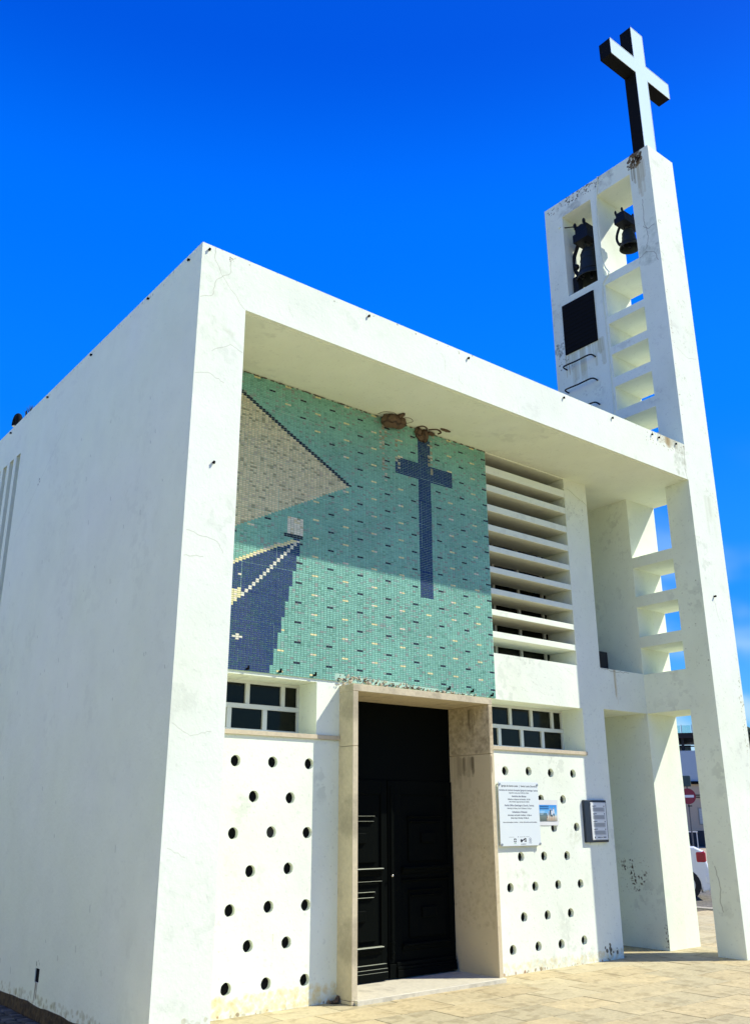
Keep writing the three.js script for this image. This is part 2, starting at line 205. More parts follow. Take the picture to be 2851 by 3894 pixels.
// ------------------------------------------------------------------ the setting: ground, pavement, streets
const struct = (o, kind = 'structure') => { o.userData.kind = kind; return o; };
const dustMap = dataTex(512, (u, v) => { const t = 0.9 + 0.12 * (fbm(u * 8, v * 8, 5, 61, 8, 8) - 0.5) - 0.1 * (fbm(u * 60, v * 60, 2, 66, 60, 60) - 0.5); return [t, t * 0.99, t * 0.96]; }, true, 1 / 2.5);
const mGround = std([0.55, 0.45, 0.22], 0.95, { map: dustMap, bumpMap: grainBump, bumpScale: 0.004 });
{ const g = new THREE.PlaneGeometry(800, 800); g.rotateX(-Math.PI / 2); g.translate(0, -0.06, 0); struct(obj('ground', uvMetres(g), mGround)); }
const bedMat = std([0.20, 0.165, 0.105], 0.95, { map: dustMap, bumpMap: grainBump, bumpScale: 0.004 });
struct(obj('forecourt', [box(6.7, 12.9, -0.055, -0.006, -30, -4.66), box(6.7, 8.32, -0.055, -0.006, -4.658, -2.4), box(-0.9, 12.9, -0.055, -0.006, 2.6, 16), box(-0.9, 0.25, -0.055, -0.006, -0.88, 2.596)], std([0.56, 0.465, 0.235], 0.9, { map: dustMap, bumpMap: grainBump, bumpScale: 0.003 })));
const pavement = struct(obj('pavement', [box(0.252, 12.9, -0.055, -0.011, ZR - 0.3, 2.598), box(8.322, 12.9, -0.055, -0.011, -4.656, ZR - 0.302), box(6.7, 8.32, -0.055, -0.011, -2.398, ZR - 0.302)], bedMat));
{ // paving slabs in running bond, rows parallel to the front
  const r = mulberry(7), tones = [];
  for (let k = 0; k < 9; k++) {
    const s = 300 + k * 17, tex = dataTex(256, (u, v) => { const a = fbm(u * 3, v * 3, 5, s), b = fbm(u * 22, v * 22, 3, s + 5), d = smooth(0.55, 0.75, fbm(u * 5, v * 4, 4, s + 9)); const t = 0.94 + 0.14 * (a - 0.5) - 0.12 * (b - 0.5) - 0.10 * d; return [t, t * (0.985 - 0.01 * d), t * (0.95 - 0.03 * d)]; }, true, 1);
    tex.repeat.set(1 / 0.62, 1 / 0.43); const q = 0.94 + 0.12 * (k / 8), w = (k % 3 - 1) * 0.012;
    tones.push(std([(0.545 + w) * q, 0.47 * q, (0.285 - w * 0.8) * q], 0.88, { map: tex, bumpMap: grainBump, bumpScale: 0.003 }));
  }
  const shapes = [0, 1, 2, 3].map((k) => { const g = rbox(-0.3085, 0.3085, -0.035, 0, -0.215, 0.215, 0.005); const p = g.attributes.position, q = mulberry(k + 40), cs = [q(), q(), q(), q()].map((v) => (v - 0.5) * 0.007); for (let i = 0; i < p.count; i++) { const x = p.getX(i), z = p.getZ(i), c = (x > 0 ? 1 : 0) + (z > 0 ? 2 : 0); p.setX(i, x + cs[c] * (x > 0 ? -0.6 : 0.6)); p.setZ(i, z + cs[3 - c] * 0.5); } return g; });
  let n = 0;
  for (let row = -9; row <= 6; row++) for (let col = -8; col < 14; col++) {
    const z = -0.46 + 0.4385 * row, x = 4.985 + 0.622 * col + (row & 1 ? -0.311 : 0) + 0.3;
    if (x < 0.6 || x > 12.55 || (z < -1.0 && x < 8.65 && !(x > 6.6 && z > -2.2)) || (x < 0.7 && z < -0.1)) continue;
    const m = new THREE.Mesh(shapes[Math.floor(r() * 4)], tones[Math.floor(r() * 9)]); m.name = 'slab'; m.position.set(x, (r() - 0.5) * 0.003, z); m.rotation.set((r() - 0.5) * 0.006, 0, (r() - 0.5) * 0.005); m.castShadow = m.receiveShadow = true; pavement.add(m); n++;
  }
}
const cobbleMap = dataTex(512, (u, v) => { const w = fbm(u * 16, v * 16, 3, 71, 16, 16); const cx = u * 24 + (w - 0.5) * 0.7, cy = v * 24, ox = Math.floor(cy) % 2 * 0.5, fx = (cx + ox) % 1, fy = cy % 1, e = Math.min(Math.abs(fx < 0 ? fx + 1 : fx), 1 - Math.abs(fx), fy, 1 - fy), k = smooth(0.04, 0.16, e), h = 0.62 + 0.3 * hash2(Math.floor(cx + ox), Math.floor(cy), 5); const t = (0.42 + 0.5 * k * h) * (0.9 + 0.2 * w); return [t, t * 0.98, t * 0.93]; }, true, 1 / 3);
const mCobbleRoad = std([0.34, 0.32, 0.27], 0.9, { map: cobbleMap, bumpMap: cobbleMap, bumpScale: 0.01 });
struct(obj('cobbled_road', box(13.25, 27, -0.058, -0.02, -60, 40), mCobbleRoad));
struct(obj('kerb', box(12.95, 13.2, -0.058, 0.012, -60, 40), std([0.5, 0.46, 0.36], 0.9, { map: dustMap })));
struct(obj('far_pavement', box(27.1, 80, -0.058, 0.03, -60, 40), std([0.5, 0.43, 0.3], 0.95, { map: dustMap })));
struct(obj('far_kerb', box(26.9, 27.1, -0.058, 0.09, -60, 40), std([0.55, 0.52, 0.44], 0.9)));
const street = struct(obj('cobbled_street', box(-7.5, -0.95, -0.058, -0.03, -30, 16), std([0.3, 0.28, 0.235], 0.92, { map: cobbleMap, bumpMap: cobbleMap, bumpScale: 0.012 })));
{ // single cobbles beside the side wall
  obj('cobble_bed', box(-0.948, 0.0, -0.058, -0.028, -30, -0.9), std([0.03, 0.026, 0.02], 0.95), street);
  const r = mulberry(21), gs = [0, 1, 2, 3, 4].map((k) => { const g = rbox(-0.052, 0.052, -0.06, 0.0, -0.052, 0.052, 0.018, 2), p = g.attributes.position; for (let i = 0; i < p.count; i++) { p.setX(i, p.getX(i) * (1 + 0.16 * (vnoise(p.getX(i) * 20 + k * 7, p.getZ(i) * 20, k) - 0.5))); p.setZ(i, p.getZ(i) * (1 + 0.16 * (vnoise(p.getZ(i) * 20, p.getX(i) * 20 + k * 3, k + 9) - 0.5))); p.setY(i, p.getY(i) + 0.012 * (vnoise(p.getX(i) * 25, p.getZ(i) * 25, k + 4) - 0.5)); } return g; });
  const ms = [0.05, 0.065, 0.08, 0.1].map((v) => std([v, v * 0.95, v * 0.84], 0.88, { bumpMap: grainBump, bumpScale: 0.003 }));
  for (let i = 0; i < 8; i++) for (let j = 0; j < 30; j++) { const m = new THREE.Mesh(gs[Math.floor(r() * 5)], ms[Math.floor(r() * 4)]); m.name = 'cobble'; m.position.set(-0.075 - i * 0.113 + (r() - 0.5) * 0.012, -0.012 + (r() - 0.5) * 0.008, -0.98 - j * 0.113 - (i & 1) * 0.055 + (r() - 0.5) * 0.012); m.rotation.set((r() - 0.5) * 0.12, (r() - 0.5) * 0.3, (r() - 0.5) * 0.12); m.castShadow = m.receiveShadow = true; street.add(m); }
}

// ------------------------------------------------------------------ the church
const church = thing('church', 'white modern church with deep portal frame, sea mosaic and slatted front', 'church');
{ const g = new THREE.ExtrudeGeometry(polyShape([[0, 0], [W1, 0], [W1, Hs], [XT, Hs], [XT, Ht], [0, Ht]]), { depth: -ZR, bevelEnabled: false }); g.translate(0, 0, ZR); const [side, rest] = split(uvMetres(g), (nx, ny, nz, x) => nx < -0.9 && x < 0.01), [front, inner] = split(rest, (nx, ny, nz) => nz > 0.9); const pf = obj('portal_frame', front, mPortal, church); obj('portal_side', side, mSide, pf); obj('portal_inside', inner, mPlain, pf); }
obj('drip_edge', box(W1 + 0.003, XT - 0.003, Hs - 0.007, Hs + 0.01, -0.055, -0.045), mPlain, church);
{ const s = polyShape([[-ZR, 0], [-HB, 0], [-HB, Ht], [-ZR, Ht]]);
  for (let k = 0; k < 11; k++) s.holes.push(rectPath(4.79 + 0.272 * k, 4.79 + 0.272 * k + 0.158, 2.1, 6.085));
  s.holes.push(rectPath(2.178, 2.28, 0.257, 0.367));
  const g = new THREE.ExtrudeGeometry(s, { depth: 0.3, bevelEnabled: false }); g.rotateY(Math.PI / 2); obj('side_wall', uvMetres(g), mSide, church);
  obj('slot_backing', box(0.302, 0.33, 2.0, 6.2, -8, -4.6), mGlass, church); obj('vent_backing', box(0.008, 0.03, 0.24, 0.39, -2.3, -2.16), mBlack, church);
}
{ const dirtMap = wallCanvas(-18, -0.1, 17, 0.3, 110, 271, (t) => { t.specks(5200, -18, -1, -0.1, 0.2, 0.02, ['rgba(70,55,35,0.35)', 'rgba(45,36,24,0.4)', 'rgba(95,80,52,0.3)', 'rgba(150,140,110,0.18)']); }, 2, [0.5, 0.43, 0.3]);
  const N = 160, s = new THREE.Shape(); s.moveTo(0.0, -0.05); s.lineTo(17, -0.05); for (let k = N; k >= 0; k--) s.lineTo(17 * k / N, 0.086 + 0.03 * (fbm(k * 0.3, 0, 3, 5) - 0.5) + 0.012 * smooth(0, 6, 17 * k / N)); s.closePath();
  const g = new THREE.ExtrudeGeometry(s, { depth: 0.012, bevelEnabled: false }); g.rotateY(Math.PI / 2); g.translate(-0.012, 0, -1.0); obj('plinth', uvMetres(g), std([0.42, 0.38, 0.3], 0.95, { map: dirtMap, bumpMap: stuccoBump, bumpScale: 0.02 }), church, 'dirt-brown plinth strip along the foot of the side wall'); }
{ // recessed front wall with windows, slat opening, door opening and round holes
  const s = polyShape([[W1, 0], [DL + 0.03, 0], [DL + 0.03, DT - 0.03], [DR - 0.03, DT - 0.03], [DR - 0.03, 0], [XPR, 0], [XPR, Hs], [W1, Hs]]);
  s.holes.push(rectPath(0.6, 2.098, 2.39, 2.905), rectPath(4.41, 6.246, 2.394, 2.93), rectPath(XM, XPL, 3.478, 6.066));
  const holes = [];
  const L0 = [2.109, 1.795, 1.482, 1.16, 0.843, 0.537, 0.222];
  L0.forEach((y, k) => (k % 2 ? [1.0, 1.407, 1.812] : [0.8, 1.206, 1.611, 2.019]).forEach((x) => holes.push([x, y])));
  const R0 = [2.121, 1.81, 1.497, 1.18, 0.865, 0.558, 0.244];
  R0.forEach((y, k) => (k % 2 ? [4.962, 5.355, 5.751] : [4.762, 5.166, 5.559, 5.965]).forEach((x) => { if (!(k === 2 && x < 5.3)) holes.push([x, y]); }));
  const r = mulberry(5); const jit = holes.map(([x, y]) => [x + (r() - 0.5) * 0.012, y + (r() - 0.5) * 0.012]);
  for (const [x, y] of jit) { const h = new THREE.Path(); for (let a = 0; a < 22; a++) { const t = -a / 22 * Math.PI * 2, q = 0.0525 + (r() - 0.5) * 0.003; a ? h.lineTo(x + q * Math.cos(t), y + q * Math.sin(t)) : h.moveTo(x + q * Math.cos(t), y + q * Math.sin(t)); } h.closePath(); s.holes.push(h); }
  const g = new THREE.ExtrudeGeometry(s, { depth: 0.448, bevelEnabled: false }); g.translate(0, 0, ZR - 0.448);
  const wall = obj('front_wall', uvMetres(g), mFacade, church);
  const meshTex = dataTex(64, (u, v) => 0.25 + 0.6 * ((u * 16 % 1 < 0.3 || v * 16 % 1 < 0.3) ? 1 : 0), true, 1 / 0.05), mScreen = std([0.05, 0.045, 0.04], 0.8, { map: meshTex });
  jit.forEach(([x, y], k) => { const pale = r() < 0.16, d = 0.044 + r() * 0.006; obj('hole_screen', cyl(0.058, 0.058, 0.006, 18, [x, y, ZR - d], 'z'), pale ? mScreen : mBlack, wall); });
}
const mDust = std([0.11, 0.085, 0.06], 0.97, { bumpMap: grainBump, bumpScale: 0.004 });
// white slats before the gallery window
{ const top = [5.897, 5.640, 5.372, 5.102, 4.827, 4.555, 4.279, 4.015, 3.744], bot = [5.79, 5.553, 5.283, 5.019, 4.752, 4.479, 4.206, 3.941, 3.666];
  top.forEach((y, k) => obj('slat', rbox(XM + 0.002, XPL - 0.002, bot[k], y, ZR - 0.42, ZR + 0.002 - (k % 3) * 0.001, 0.005), mPlain, church));
  for (const m of church.children.filter((o) => o.name === 'slat')) { const b = new THREE.Box3().setFromBufferAttribute(m.geometry.attributes.position).max.y; obj('settled_dust', box(XM + 0.01, XPL - 0.01, b + 0.0005, b + 0.003, ZR - 0.42, ZR - 0.02), mDust, m); }
  obj('gallery_glass', box(XM, XPL, 3.45, 6.07, -1.52, -1.505), mGlass, church);
  const fr = []; for (const x of [4.66, 5.15, 5.62, 6.09]) fr.push(box(x, x + 0.035, 3.45, 6.07, -1.503, -1.475)); for (const y of [3.47, 4.75, 6.0]) fr.push(box(XM, XPL, y, y + 0.04, -1.502, -1.478));
  obj('gallery_frame', fr, mFrame, church);
}
// two strip windows
function stripWindow(x0, x1, y0, y1, z, mullT, mullB, sillTo, label) {
  const w = obj('window', box(x0, x1, y0, y1, z - 0.03, z - 0.02), mBlack, church, label), ym = (y0 + y1) / 2 + 0.005;
  const fr = [box(x0, x1, y1 - 0.03, y1, z - 0.019, z + 0.02), box(x0, x1, y0, y0 + 0.045, z - 0.019, z + 0.02), box(x0, x1, ym - 0.022, ym + 0.022, z - 0.019, z + 0.024), box(x1 - 0.025, x1 - 0.001, y0, y1, z - 0.0185, z + 0.018), box(x0 + 0.001, x0 + 0.025, y0, y1, z - 0.0185, z + 0.018)];
  for (const x of mullT) fr.push(box(x, x + 0.045, ym + 0.02, y1 - 0.028, z - 0.018, z + 0.016)); for (const x of mullB) fr.push(box(x, x + 0.05, y0 + 0.04, ym - 0.02, z - 0.018, z + 0.016));
  obj('frame', fr, mFrame, w);
  const cells = (m, a, b) => { const e = [x0, ...m, x1]; for (let k = 0; k < e.length - 1; k++) obj('pane', box(e[k] + 0.006, e[k + 1] - 0.004, a, b, z - 0.012, z - 0.006), mGlass, w); };
  cells(mullT, ym + 0.01, y1 - 0.01); cells(mullB, y0 + 0.01, ym - 0.01);
  obj('sill', rbox(x0 - 0.02, sillTo, y0 - 0.045, y0 - 0.002, z + 0.021, ZR + 0.022, 0.004), mSill, w);
}
stripWindow(0.601, 2.097, 2.391, 2.904, -1.378, [1.065, 1.463, 1.878], [0.86, 1.262, 1.668], DL - 0.002, 'strip window of dark panes left of the door');
stripWindow(4.411, 6.245, 2.395, 2.929, -1.41, [4.86, 5.248, 5.633, 6.028], [4.65, 5.04, 5.44, 5.825], 6.262, 'strip window of dark panes right of the door');
obj('sill_extension', rbox(2.1, DL - 0.001, 2.346, 2.39, ZR - 0.05, ZR + 0.0215, 0.004), mSill, church);
// the bay between the front wall and the tower
obj('bay_ceiling', box(0.3, XT, Hs, 6.4, ZB - 0.2, ZR), mPlain, church);
obj('roof_membrane', [box(0.3, XT - 0.01, 6.401, 6.42, ZB - 0.2, ZR - 0.01), box(0.3, XT - 0.05, Ht + 0.001, Ht + 0.008, ZR + 0.02, -0.3)], std([0.16, 0.15, 0.14], 0.95), church);
obj('roof', box(0.3, 6.379, 6.15, 6.32, HB, ZB - 0.2), std([0.22, 0.2, 0.18], 0.95), church);
obj('right_wall', box(6.379, XPR, 0, Hs, HB, ZR - 0.448), mPlain, church);
obj('back_wall', box(0.3, 6.379, 0, Hs, HB, HB + 0.3), mPlain, church);
obj('bay_back_wall', box(XPR, XT, 0, Hs, ZB - 0.2, ZB), mPlain, church);
obj('bay_beam', box(XPR, XT, PT, BT, ZR - 0.3, ZR), mFacade, church);
obj('bay_floor', box(XPR, XT, PT, 3.36, ZB, ZR - 0.3), mPlain, church);
obj('church_floor', box(0.3, 6.379, -0.05, 0.03, HB + 0.3, ZR - 0.448), mGround, church);
// stone door surround
const surround = obj('door_surround', [rbox(DL - 0.001, DR + 0.001, DTI, DT, -1.56, DF, 0.005)], mStone, church, 'cream limestone lining round the church door');
for (const [x0, x1, m] of [[DL, DLI, mStone], [DRI, DR, mJamb]]) { obj('jamb_stone', rbox(x0, x1, 0.03, 2.281, -1.55, DF - 0.002, 0.004), m, surround); obj('jamb_stone', rbox(x0, x1, 2.284, DTI - 0.001, -1.55, DF - 0.002, 0.004), m, surround); }
obj('jamb_foot', rbox(DL - 0.006, DLI + 0.002, 0, 0.028, -1.05, DF + 0.004, 0.003), mStone, surround);

obj('threshold', rbox(DL + 0.03, DR - 0.002, -0.03, 0.04, -1.6, -0.775, 0.006), mMarble, church, 'worn pale marble threshold slab');
{ // two-leaf panelled door, nearly black green
  const door = obj('door', box(DLI, DRI, 2.0, DTI, -1.56, -1.48), mDoor, church, 'tall panelled double door painted blackish green');
  const leaf = (x0, x1, label, mLedge) => {
    const l = obj('leaf', box(x0, x1, 0.055, 1.998, -1.53, ZD - 0.02), mDoor, door, label), W = x1 - x0, xa = x0 + 0.16, xb = x1 - 0.085;
    const st = [rbox(x0, xa - 0.06, 0.056, 1.996, ZD - 0.02, ZD, 0.004), rbox(xb, x1 - 0.002, 0.056, 1.996, ZD - 0.02, ZD, 0.004), rbox(xa - 0.06, xb, 1.85, 1.996, ZD - 0.02, ZD - 0.002, 0.004), rbox(xa - 0.06, xb, 0.995, 1.10, ZD - 0.02, ZD - 0.002, 0.004), rbox(xa - 0.06, xb, 0.2, 0.36, ZD - 0.02, ZD - 0.002, 0.004)];
    obj('stile_and_rail', st, mDoor, l);
    const cornice = (y, h, d, inset = 0) => { const s = polyShape([[0, 0], [d * 0.35, h * 0.25], [d * 0.5, h * 0.6], [d, h * 0.75], [d, h * 0.92], [d * 0.9, h], [0, h]]); const g = new THREE.ExtrudeGeometry(s, { depth: xb - xa + 0.06 - inset * 2, bevelEnabled: false }); g.rotateY(-Math.PI / 2); g.scale(-1, 1, 1); const ix = g.index; g.translate(xa - 0.06 + inset, y, ZD - 0.003); const n = g.toNonIndexed(), p = n.attributes.position; for (let i = 0; i < p.count; i += 3) { const t = [p.getX(i + 1), p.getY(i + 1), p.getZ(i + 1)]; p.setXYZ(i + 1, p.getX(i + 2), p.getY(i + 2), p.getZ(i + 2)); p.setXYZ(i + 2, ...t); } n.computeVertexNormals(); return uvMetres(n); };
    for (const [y, h, d, i] of [[1.03, 0.08, 0.05, 0], [0.965, 0.018, 0.02, 0], [0.285, 0.08, 0.05, 0], [1.60, 0.028, 0.03, 0.1], [0.855, 0.028, 0.03, 0.1], [1.55, 0.026, 0.035, 0.12], [0.805, 0.026, 0.035, 0.12]]) { const [ledge, rest] = split(cornice(y, h, d, i), (nx, ny) => ny > 0.5), mo = obj('moulding', rest, mDoor, l); obj('worn_ledge', ledge, mLedge, mo); }
    for (const [a, b] of [[1.16, 1.62], [0.41, 0.87]]) { const p = obj('panel', rbox(xa + 0.05, xb - 0.06, a, b, ZD - 0.02, ZD + 0.004, 0.012, 2), mDoor, l); obj('panel_boss', rbox((xa + xb) / 2 - 0.1, (xa + xb) / 2 + 0.1, (a + b) / 2 - 0.04, (a + b) / 2 + 0.07, ZD + 0.003, ZD + 0.035, 0.012, 2), mDoor, p); }
    for (const [y, d] of [[0.199, 0.03], [0.1585, 0.043], [0.1265, 0.047]]) obj('worn_ledge', box(x0 + 0.012, x1 - 0.04, y - 0.0005, y + 0.0015, ZD, ZD + d), mLedge, l);
    for (const [a, b, d] of [[0.16, 0.198, 0.034], [0.128, 0.158, 0.045], [0.056, 0.126, 0.05]]) obj('kick_rail', rbox(x0 + 0.004, x1 - 0.03, a, b, ZD - 0.02, ZD + d, 0.008, 2), mDoor, l);
  };
  leaf(DLI + 0.002, 3.335, 'left door leaf with worn panel mouldings', mWorn); leaf(3.425, DRI - 0.002, 'right door leaf with intact dark paint', mDoor);
  const post = obj('meeting_post', rbox(3.34, 3.42, 0.185, 1.997, -1.52, ZD + 0.01, 0.01, 2), mDoor, door);
  obj('post_foot', rbox(3.336, 3.424, 0.056, 0.184, -1.5, ZD + 0.03, 0.006), mDoor, post); obj('post_collar', [cyl(0.022, 0.022, 0.16, 12, [3.38, 0.31, ZD + 0.012]), cyl(0.03, 0.03, 0.015, 12, [3.38, 0.385, ZD + 0.012]), cyl(0.03, 0.03, 0.015, 12, [3.38, 0.29, ZD + 0.012]), cyl(0.017, 0.017, 1.55, 12, [3.38, 1.16, ZD + 0.012])], mDoor, post);
  obj('door_knob', lumpy(0.014, 0.014, 0.014, [3.37, 1.03, ZD + 0.04], 3, 0, 1, 2), std([0.7, 0.68, 0.6], 0.25, { metalness: 0.9 }), post);
}

// ------------------------------------------------------------------ the mosaic, tile by tile
{
  const PX = 0.0396, PY = 0.02055, X0 = 2.237 - PX * 44, Y0 = 3.0713 - PY * 7.5, NC = 105, NR = 153;
  const mosaic = obj('mosaic', box(W1 + 0.002, XM, 2.937, Hs - 0.008, ZR, ZR + 0.0105), std([0.40, 0.60, 0.46], 0.9, { bumpMap: grainBump, bumpScale: 0.002 }), church, 'glass tile mosaic of a white sail, dark boat, navy cross and pale green sea');
  const r = mulberry(77), tiles = [];
  const inDash = (c, rr) => {                                            // 2-tile dashes on a regular lattice: dark and yellow in turn
    const low = c >= 72 && rr <= 31 ? 2 : 0, row = rr + low; if (c >= 72 && rr === 32) return null;
    if ((((c - 43) % 10) + 10) % 10 <= 1 && (((row - 7) % 10) + 10) % 10 === 0) return 'dark';
    if ((((c - 38) % 10) + 10) % 10 <= 1 && (((row - 12) % 10) + 10) % 10 === 0) return 'yellow';
    return null;
  };
  for (let rr = 0; rr < NR; rr++) for (let c = 0; c < NC; c++) {
    const x = X0 + (c + 0.5) * PX, y = Y0 + (rr + 0.5) * PY; if (x < W1 + 0.02 || x > XM - 0.015 || y > Hs - 0.015) continue;
    if (y < 2.948) continue;
    const broken = x > 2.33 && x < 4.3 ? 2.955 + 0.055 * smooth(4.3, 2.5, x) + 0.02 * (fbm(x * 9, 1, 3, 4) - 0.5) : 0; if (y < broken) continue;
    let k = inDash(c, rr) ?? 'sea';
    const upper = 5.853 + (1.078 - x) * 0.5191, lower = 5.105 + (x - 2.5) * 0.5191;               // sail
    if (x < 2.51 && y < upper && y > lower) k = y > upper - 2 * PY ? 'dark' : 'sail';
    if (x < 2.51 && y > upper && y < upper + 0.1 && k !== 'sea') k = 'sea';
    if (x < 1.87 && y < 5.06 && y < lower && k !== 'sea' && y > 4.6) k = 'sea';
    if (y < 4.55 && y > 4.0 && x < 1.8 && y < 3.971 + (x - 1.083) * 0.502 + 0.2 && k !== 'sail') k = 'sea';
    if (x > 1.672 && x < 1.872 && y > 4.388 && y < 4.577) k = r() < 0.2 ? 'sail' : 'pale';
    const right = y > 4.24 ? 1.842 : 1.521 + (y - 2.929) * 0.2425, rise = 3.971 + (x - 1.083) * 0.502, stripe = 3.729 + (x - 1.241) * 1.04;   // boat
    if (y < 4.388 && x < right && y < rise + 2 * PY) {
      k = y > rise ? 'yellow' : 'dark2';
      if (x > 1.6 && y > 4.345) k = 'dark2';
      if (y < rise && Math.abs(y - stripe) < PY * 1.02 && x > 1.16) k = 'pale';
      if (x < 1.17 && y < 3.735 - (1.17 - x) * 0.2 && y > 3.56 + (x - 1.08) * 1.0) k = 'yellow';
      if (Math.abs(x - 1.139) < 0.02 && Math.abs(y - 3.88) < 0.011) k = 'yellow';
      if (Math.abs(y - 3.253) < 0.011 && x > 1.07 && x < 1.2 || Math.abs(x - 1.13) < 0.02 && Math.abs(y - 3.253) < 0.032) k = 'pale';
    }
    if (x > 1.66 && x < 1.88 && y > 4.36 && y < 4.39) k = 'dark';
    if (x > 3.49 && x < 3.69 && y > 3.98 && y < 5.96 || x > 3.14 && x < 4.045 && y > 5.424 && y < 5.622) k = 'dark2';   // cross
    let v = 1 + (r() - 0.5) * 0.22, h = r(), col;
    const patch = fbm(x * 2.2, y * 2.2, 3, 15) - 0.5;
    if (k === 'sea') { v *= 1 + patch * 0.3; col = h < 0.08 ? [0.24, 0.38, 0.32] : h < 0.16 ? [0.14, 0.35, 0.26] : h < 0.2 ? [0.24, 0.29, 0.25] : [0.20, 0.45, 0.345]; }
    else if (k === 'sail') { col = h < 0.09 ? [0.34, 0.31, 0.18] : h < 0.16 ? [0.5, 0.43, 0.30] : h < 0.36 ? [0.56, 0.50, 0.30] : [0.66, 0.58, 0.36]; }
    else if (k === 'pale') col = [0.70, 0.66, 0.52]; else if (k === 'yellow') col = h < 0.2 ? [0.68, 0.60, 0.46] : [0.74, 0.66, 0.34];
    else if (k === 'dark') col = [0.004, 0.006, 0.022]; else col = h < 0.25 ? [0.006, 0.045, 0.10] : [0.004, 0.03, 0.12];
    const below = [[2.98, 0.06, 0.75], [3.19, 0.035, 0.6], [3.72, 0.05, 0.55]];                       // droppings under the nests
    if (k !== 'dark') for (const [nx, nw, len] of below) { const q = Math.abs(x - nx + 0.02 * Math.sin(y * 9)) < nw * (0.35 + 0.65 * vnoise(y * 14, nx * 5, 3)) && y > 6.0 - len * (0.5 + 0.6 * vnoise(x * 30, 2, 8)); if (q && r() < 0.55) col = r() < 0.4 ? [0.5, 0.48, 0.36] : [0.3, 0.27, 0.18]; }
    tiles.push({ c, rr, x, y, k, col: col.map((q) => q * v) });
  }
  const shape = (() => { const g = new THREE.BoxGeometry(1, 1, 1), p = g.attributes.position; for (let i = 0; i < p.count; i++) if (p.getZ(i) > 0) p.setXY(i, p.getX(i) * 0.95, p.getY(i) * 0.92); g.computeVertexNormals(); return g; })();
  const mTile = new THREE.MeshPhysicalMaterial({ color: 0xffffff, roughness: 0.5, specularIntensity: 0.8, ior: 1.5 });
  const sheet = (c, rr) => { const a = Math.floor((c + 3) / 10), b = Math.floor((rr + 3) / 14); return [(hash2(a, b, 1) - 0.5) * 0.005, (hash2(a, b, 2) - 0.5) * 0.005, (hash2(a, b, 3) - 0.5) * 0.006]; };
  const place = (o, t) => { const s = sheet(t.c, t.rr); o.position.set(t.x + s[0] + (r() - 0.5) * 0.0012, t.y + s[1] + (r() - 0.5) * 0.001, ZR + 0.0115 + (r() - 0.5) * 0.0006); o.rotation.set((r() - 0.5) * 0.07, (r() - 0.5) * 0.05, s[2] + (r() - 0.5) * 0.012); o.scale.set(0.0362, 0.0173, 0.006); };
  const d2 = (t) => (t.x + 3.163) ** 2 + (t.y - 1.6) ** 2; const order = tiles.filter((t) => t.x > 1.09).sort((a, b) => d2(a) - d2(b)), near = new Set(order.slice(0, 300)), mats = new Map();
  for (const t of near) { const q = t.col.map((v) => Math.round(v / 0.02 + 0.5) * 0.02 - 0.006), key = q.join(); if (!mats.has(key)) { const m = mTile.clone(); m.color.setRGB(...q); mats.set(key, m); } const m = new THREE.Mesh(shape, mats.get(key)); m.name = 'tile'; place(m, t); m.castShadow = m.receiveShadow = true; mosaic.add(m); }
  const rest = tiles.filter((t) => !near.has(t)), inst = new THREE.InstancedMesh(shape, mTile, rest.length), dummy = new THREE.Object3D(), cc = new THREE.Color();
  rest.forEach((t, i) => { place(dummy, t); dummy.updateMatrix(); inst.setMatrixAt(i, dummy.matrix); inst.setColorAt(i, cc.setRGB(...t.col)); });
  inst.name = 'remaining_tiles'; inst.castShadow = inst.receiveShadow = true; struct(inst, 'stuff'); mosaic.add(inst);
  // crumbling mortar where tiles have dropped off above the lintel
  const chips = []; for (let k = 0; k < 150; k++) { const x = 2.32 + Math.pow(r(), 1.25) * 2.0, top = 2.95 + 0.05 * smooth(4.3, 2.5, x), s = 0.005 + 0.011 * r() * (x < 3 ? 1.2 : 0.8), y = DT + 0.004 + r() * Math.max(0.015, top - DT), g = new THREE.DodecahedronGeometry(s, 0); g.scale(1 + r() * 0.6, 0.6 + r() * 0.4, 0.7); g.rotateZ(r() * 3); g.translate(x, y, ZR + 0.006 + r() * 0.02); chips.push(uvMetres(g)); }
  struct(obj('crumbled_mortar', chips, std([0.50, 0.43, 0.30], 0.95, { bumpMap: grainBump, bumpScale: 0.004 }), mosaic), 'stuff');
  const dk = []; for (let k = 0; k < 90; k++) { const x = 2.34 + r() * 2.0, s = 0.004 + 0.008 * r(), g = new THREE.DodecahedronGeometry(s, 0); g.scale(1.6, 0.7, 0.8); g.translate(x, DT + 0.03 + 0.05 * r() * smooth(4.4, 2.6, x) + 0.015, ZR + 0.012 + r() * 0.012); dk.push(uvMetres(g)); }
  struct(obj('dark_rubble', dk, std([0.10, 0.07, 0.045], 0.95), mosaic), 'stuff');
  const edge = []; for (let k = 0; k < 150; k++) { const x = W1 + 0.03 + r() * (XM - W1 - 0.04), g = new THREE.DodecahedronGeometry(0.004 + 0.007 * r(), 0); g.scale(1.5 + r() * 2, 0.8, 0.8); g.translate(x, Hs - 0.006 - r() * 0.012, ZR + 0.012); edge.push(uvMetres(g)); }
  struct(obj('ragged_top_joint', edge, std([0.12, 0.11, 0.085], 0.95), mosaic), 'stuff');
}
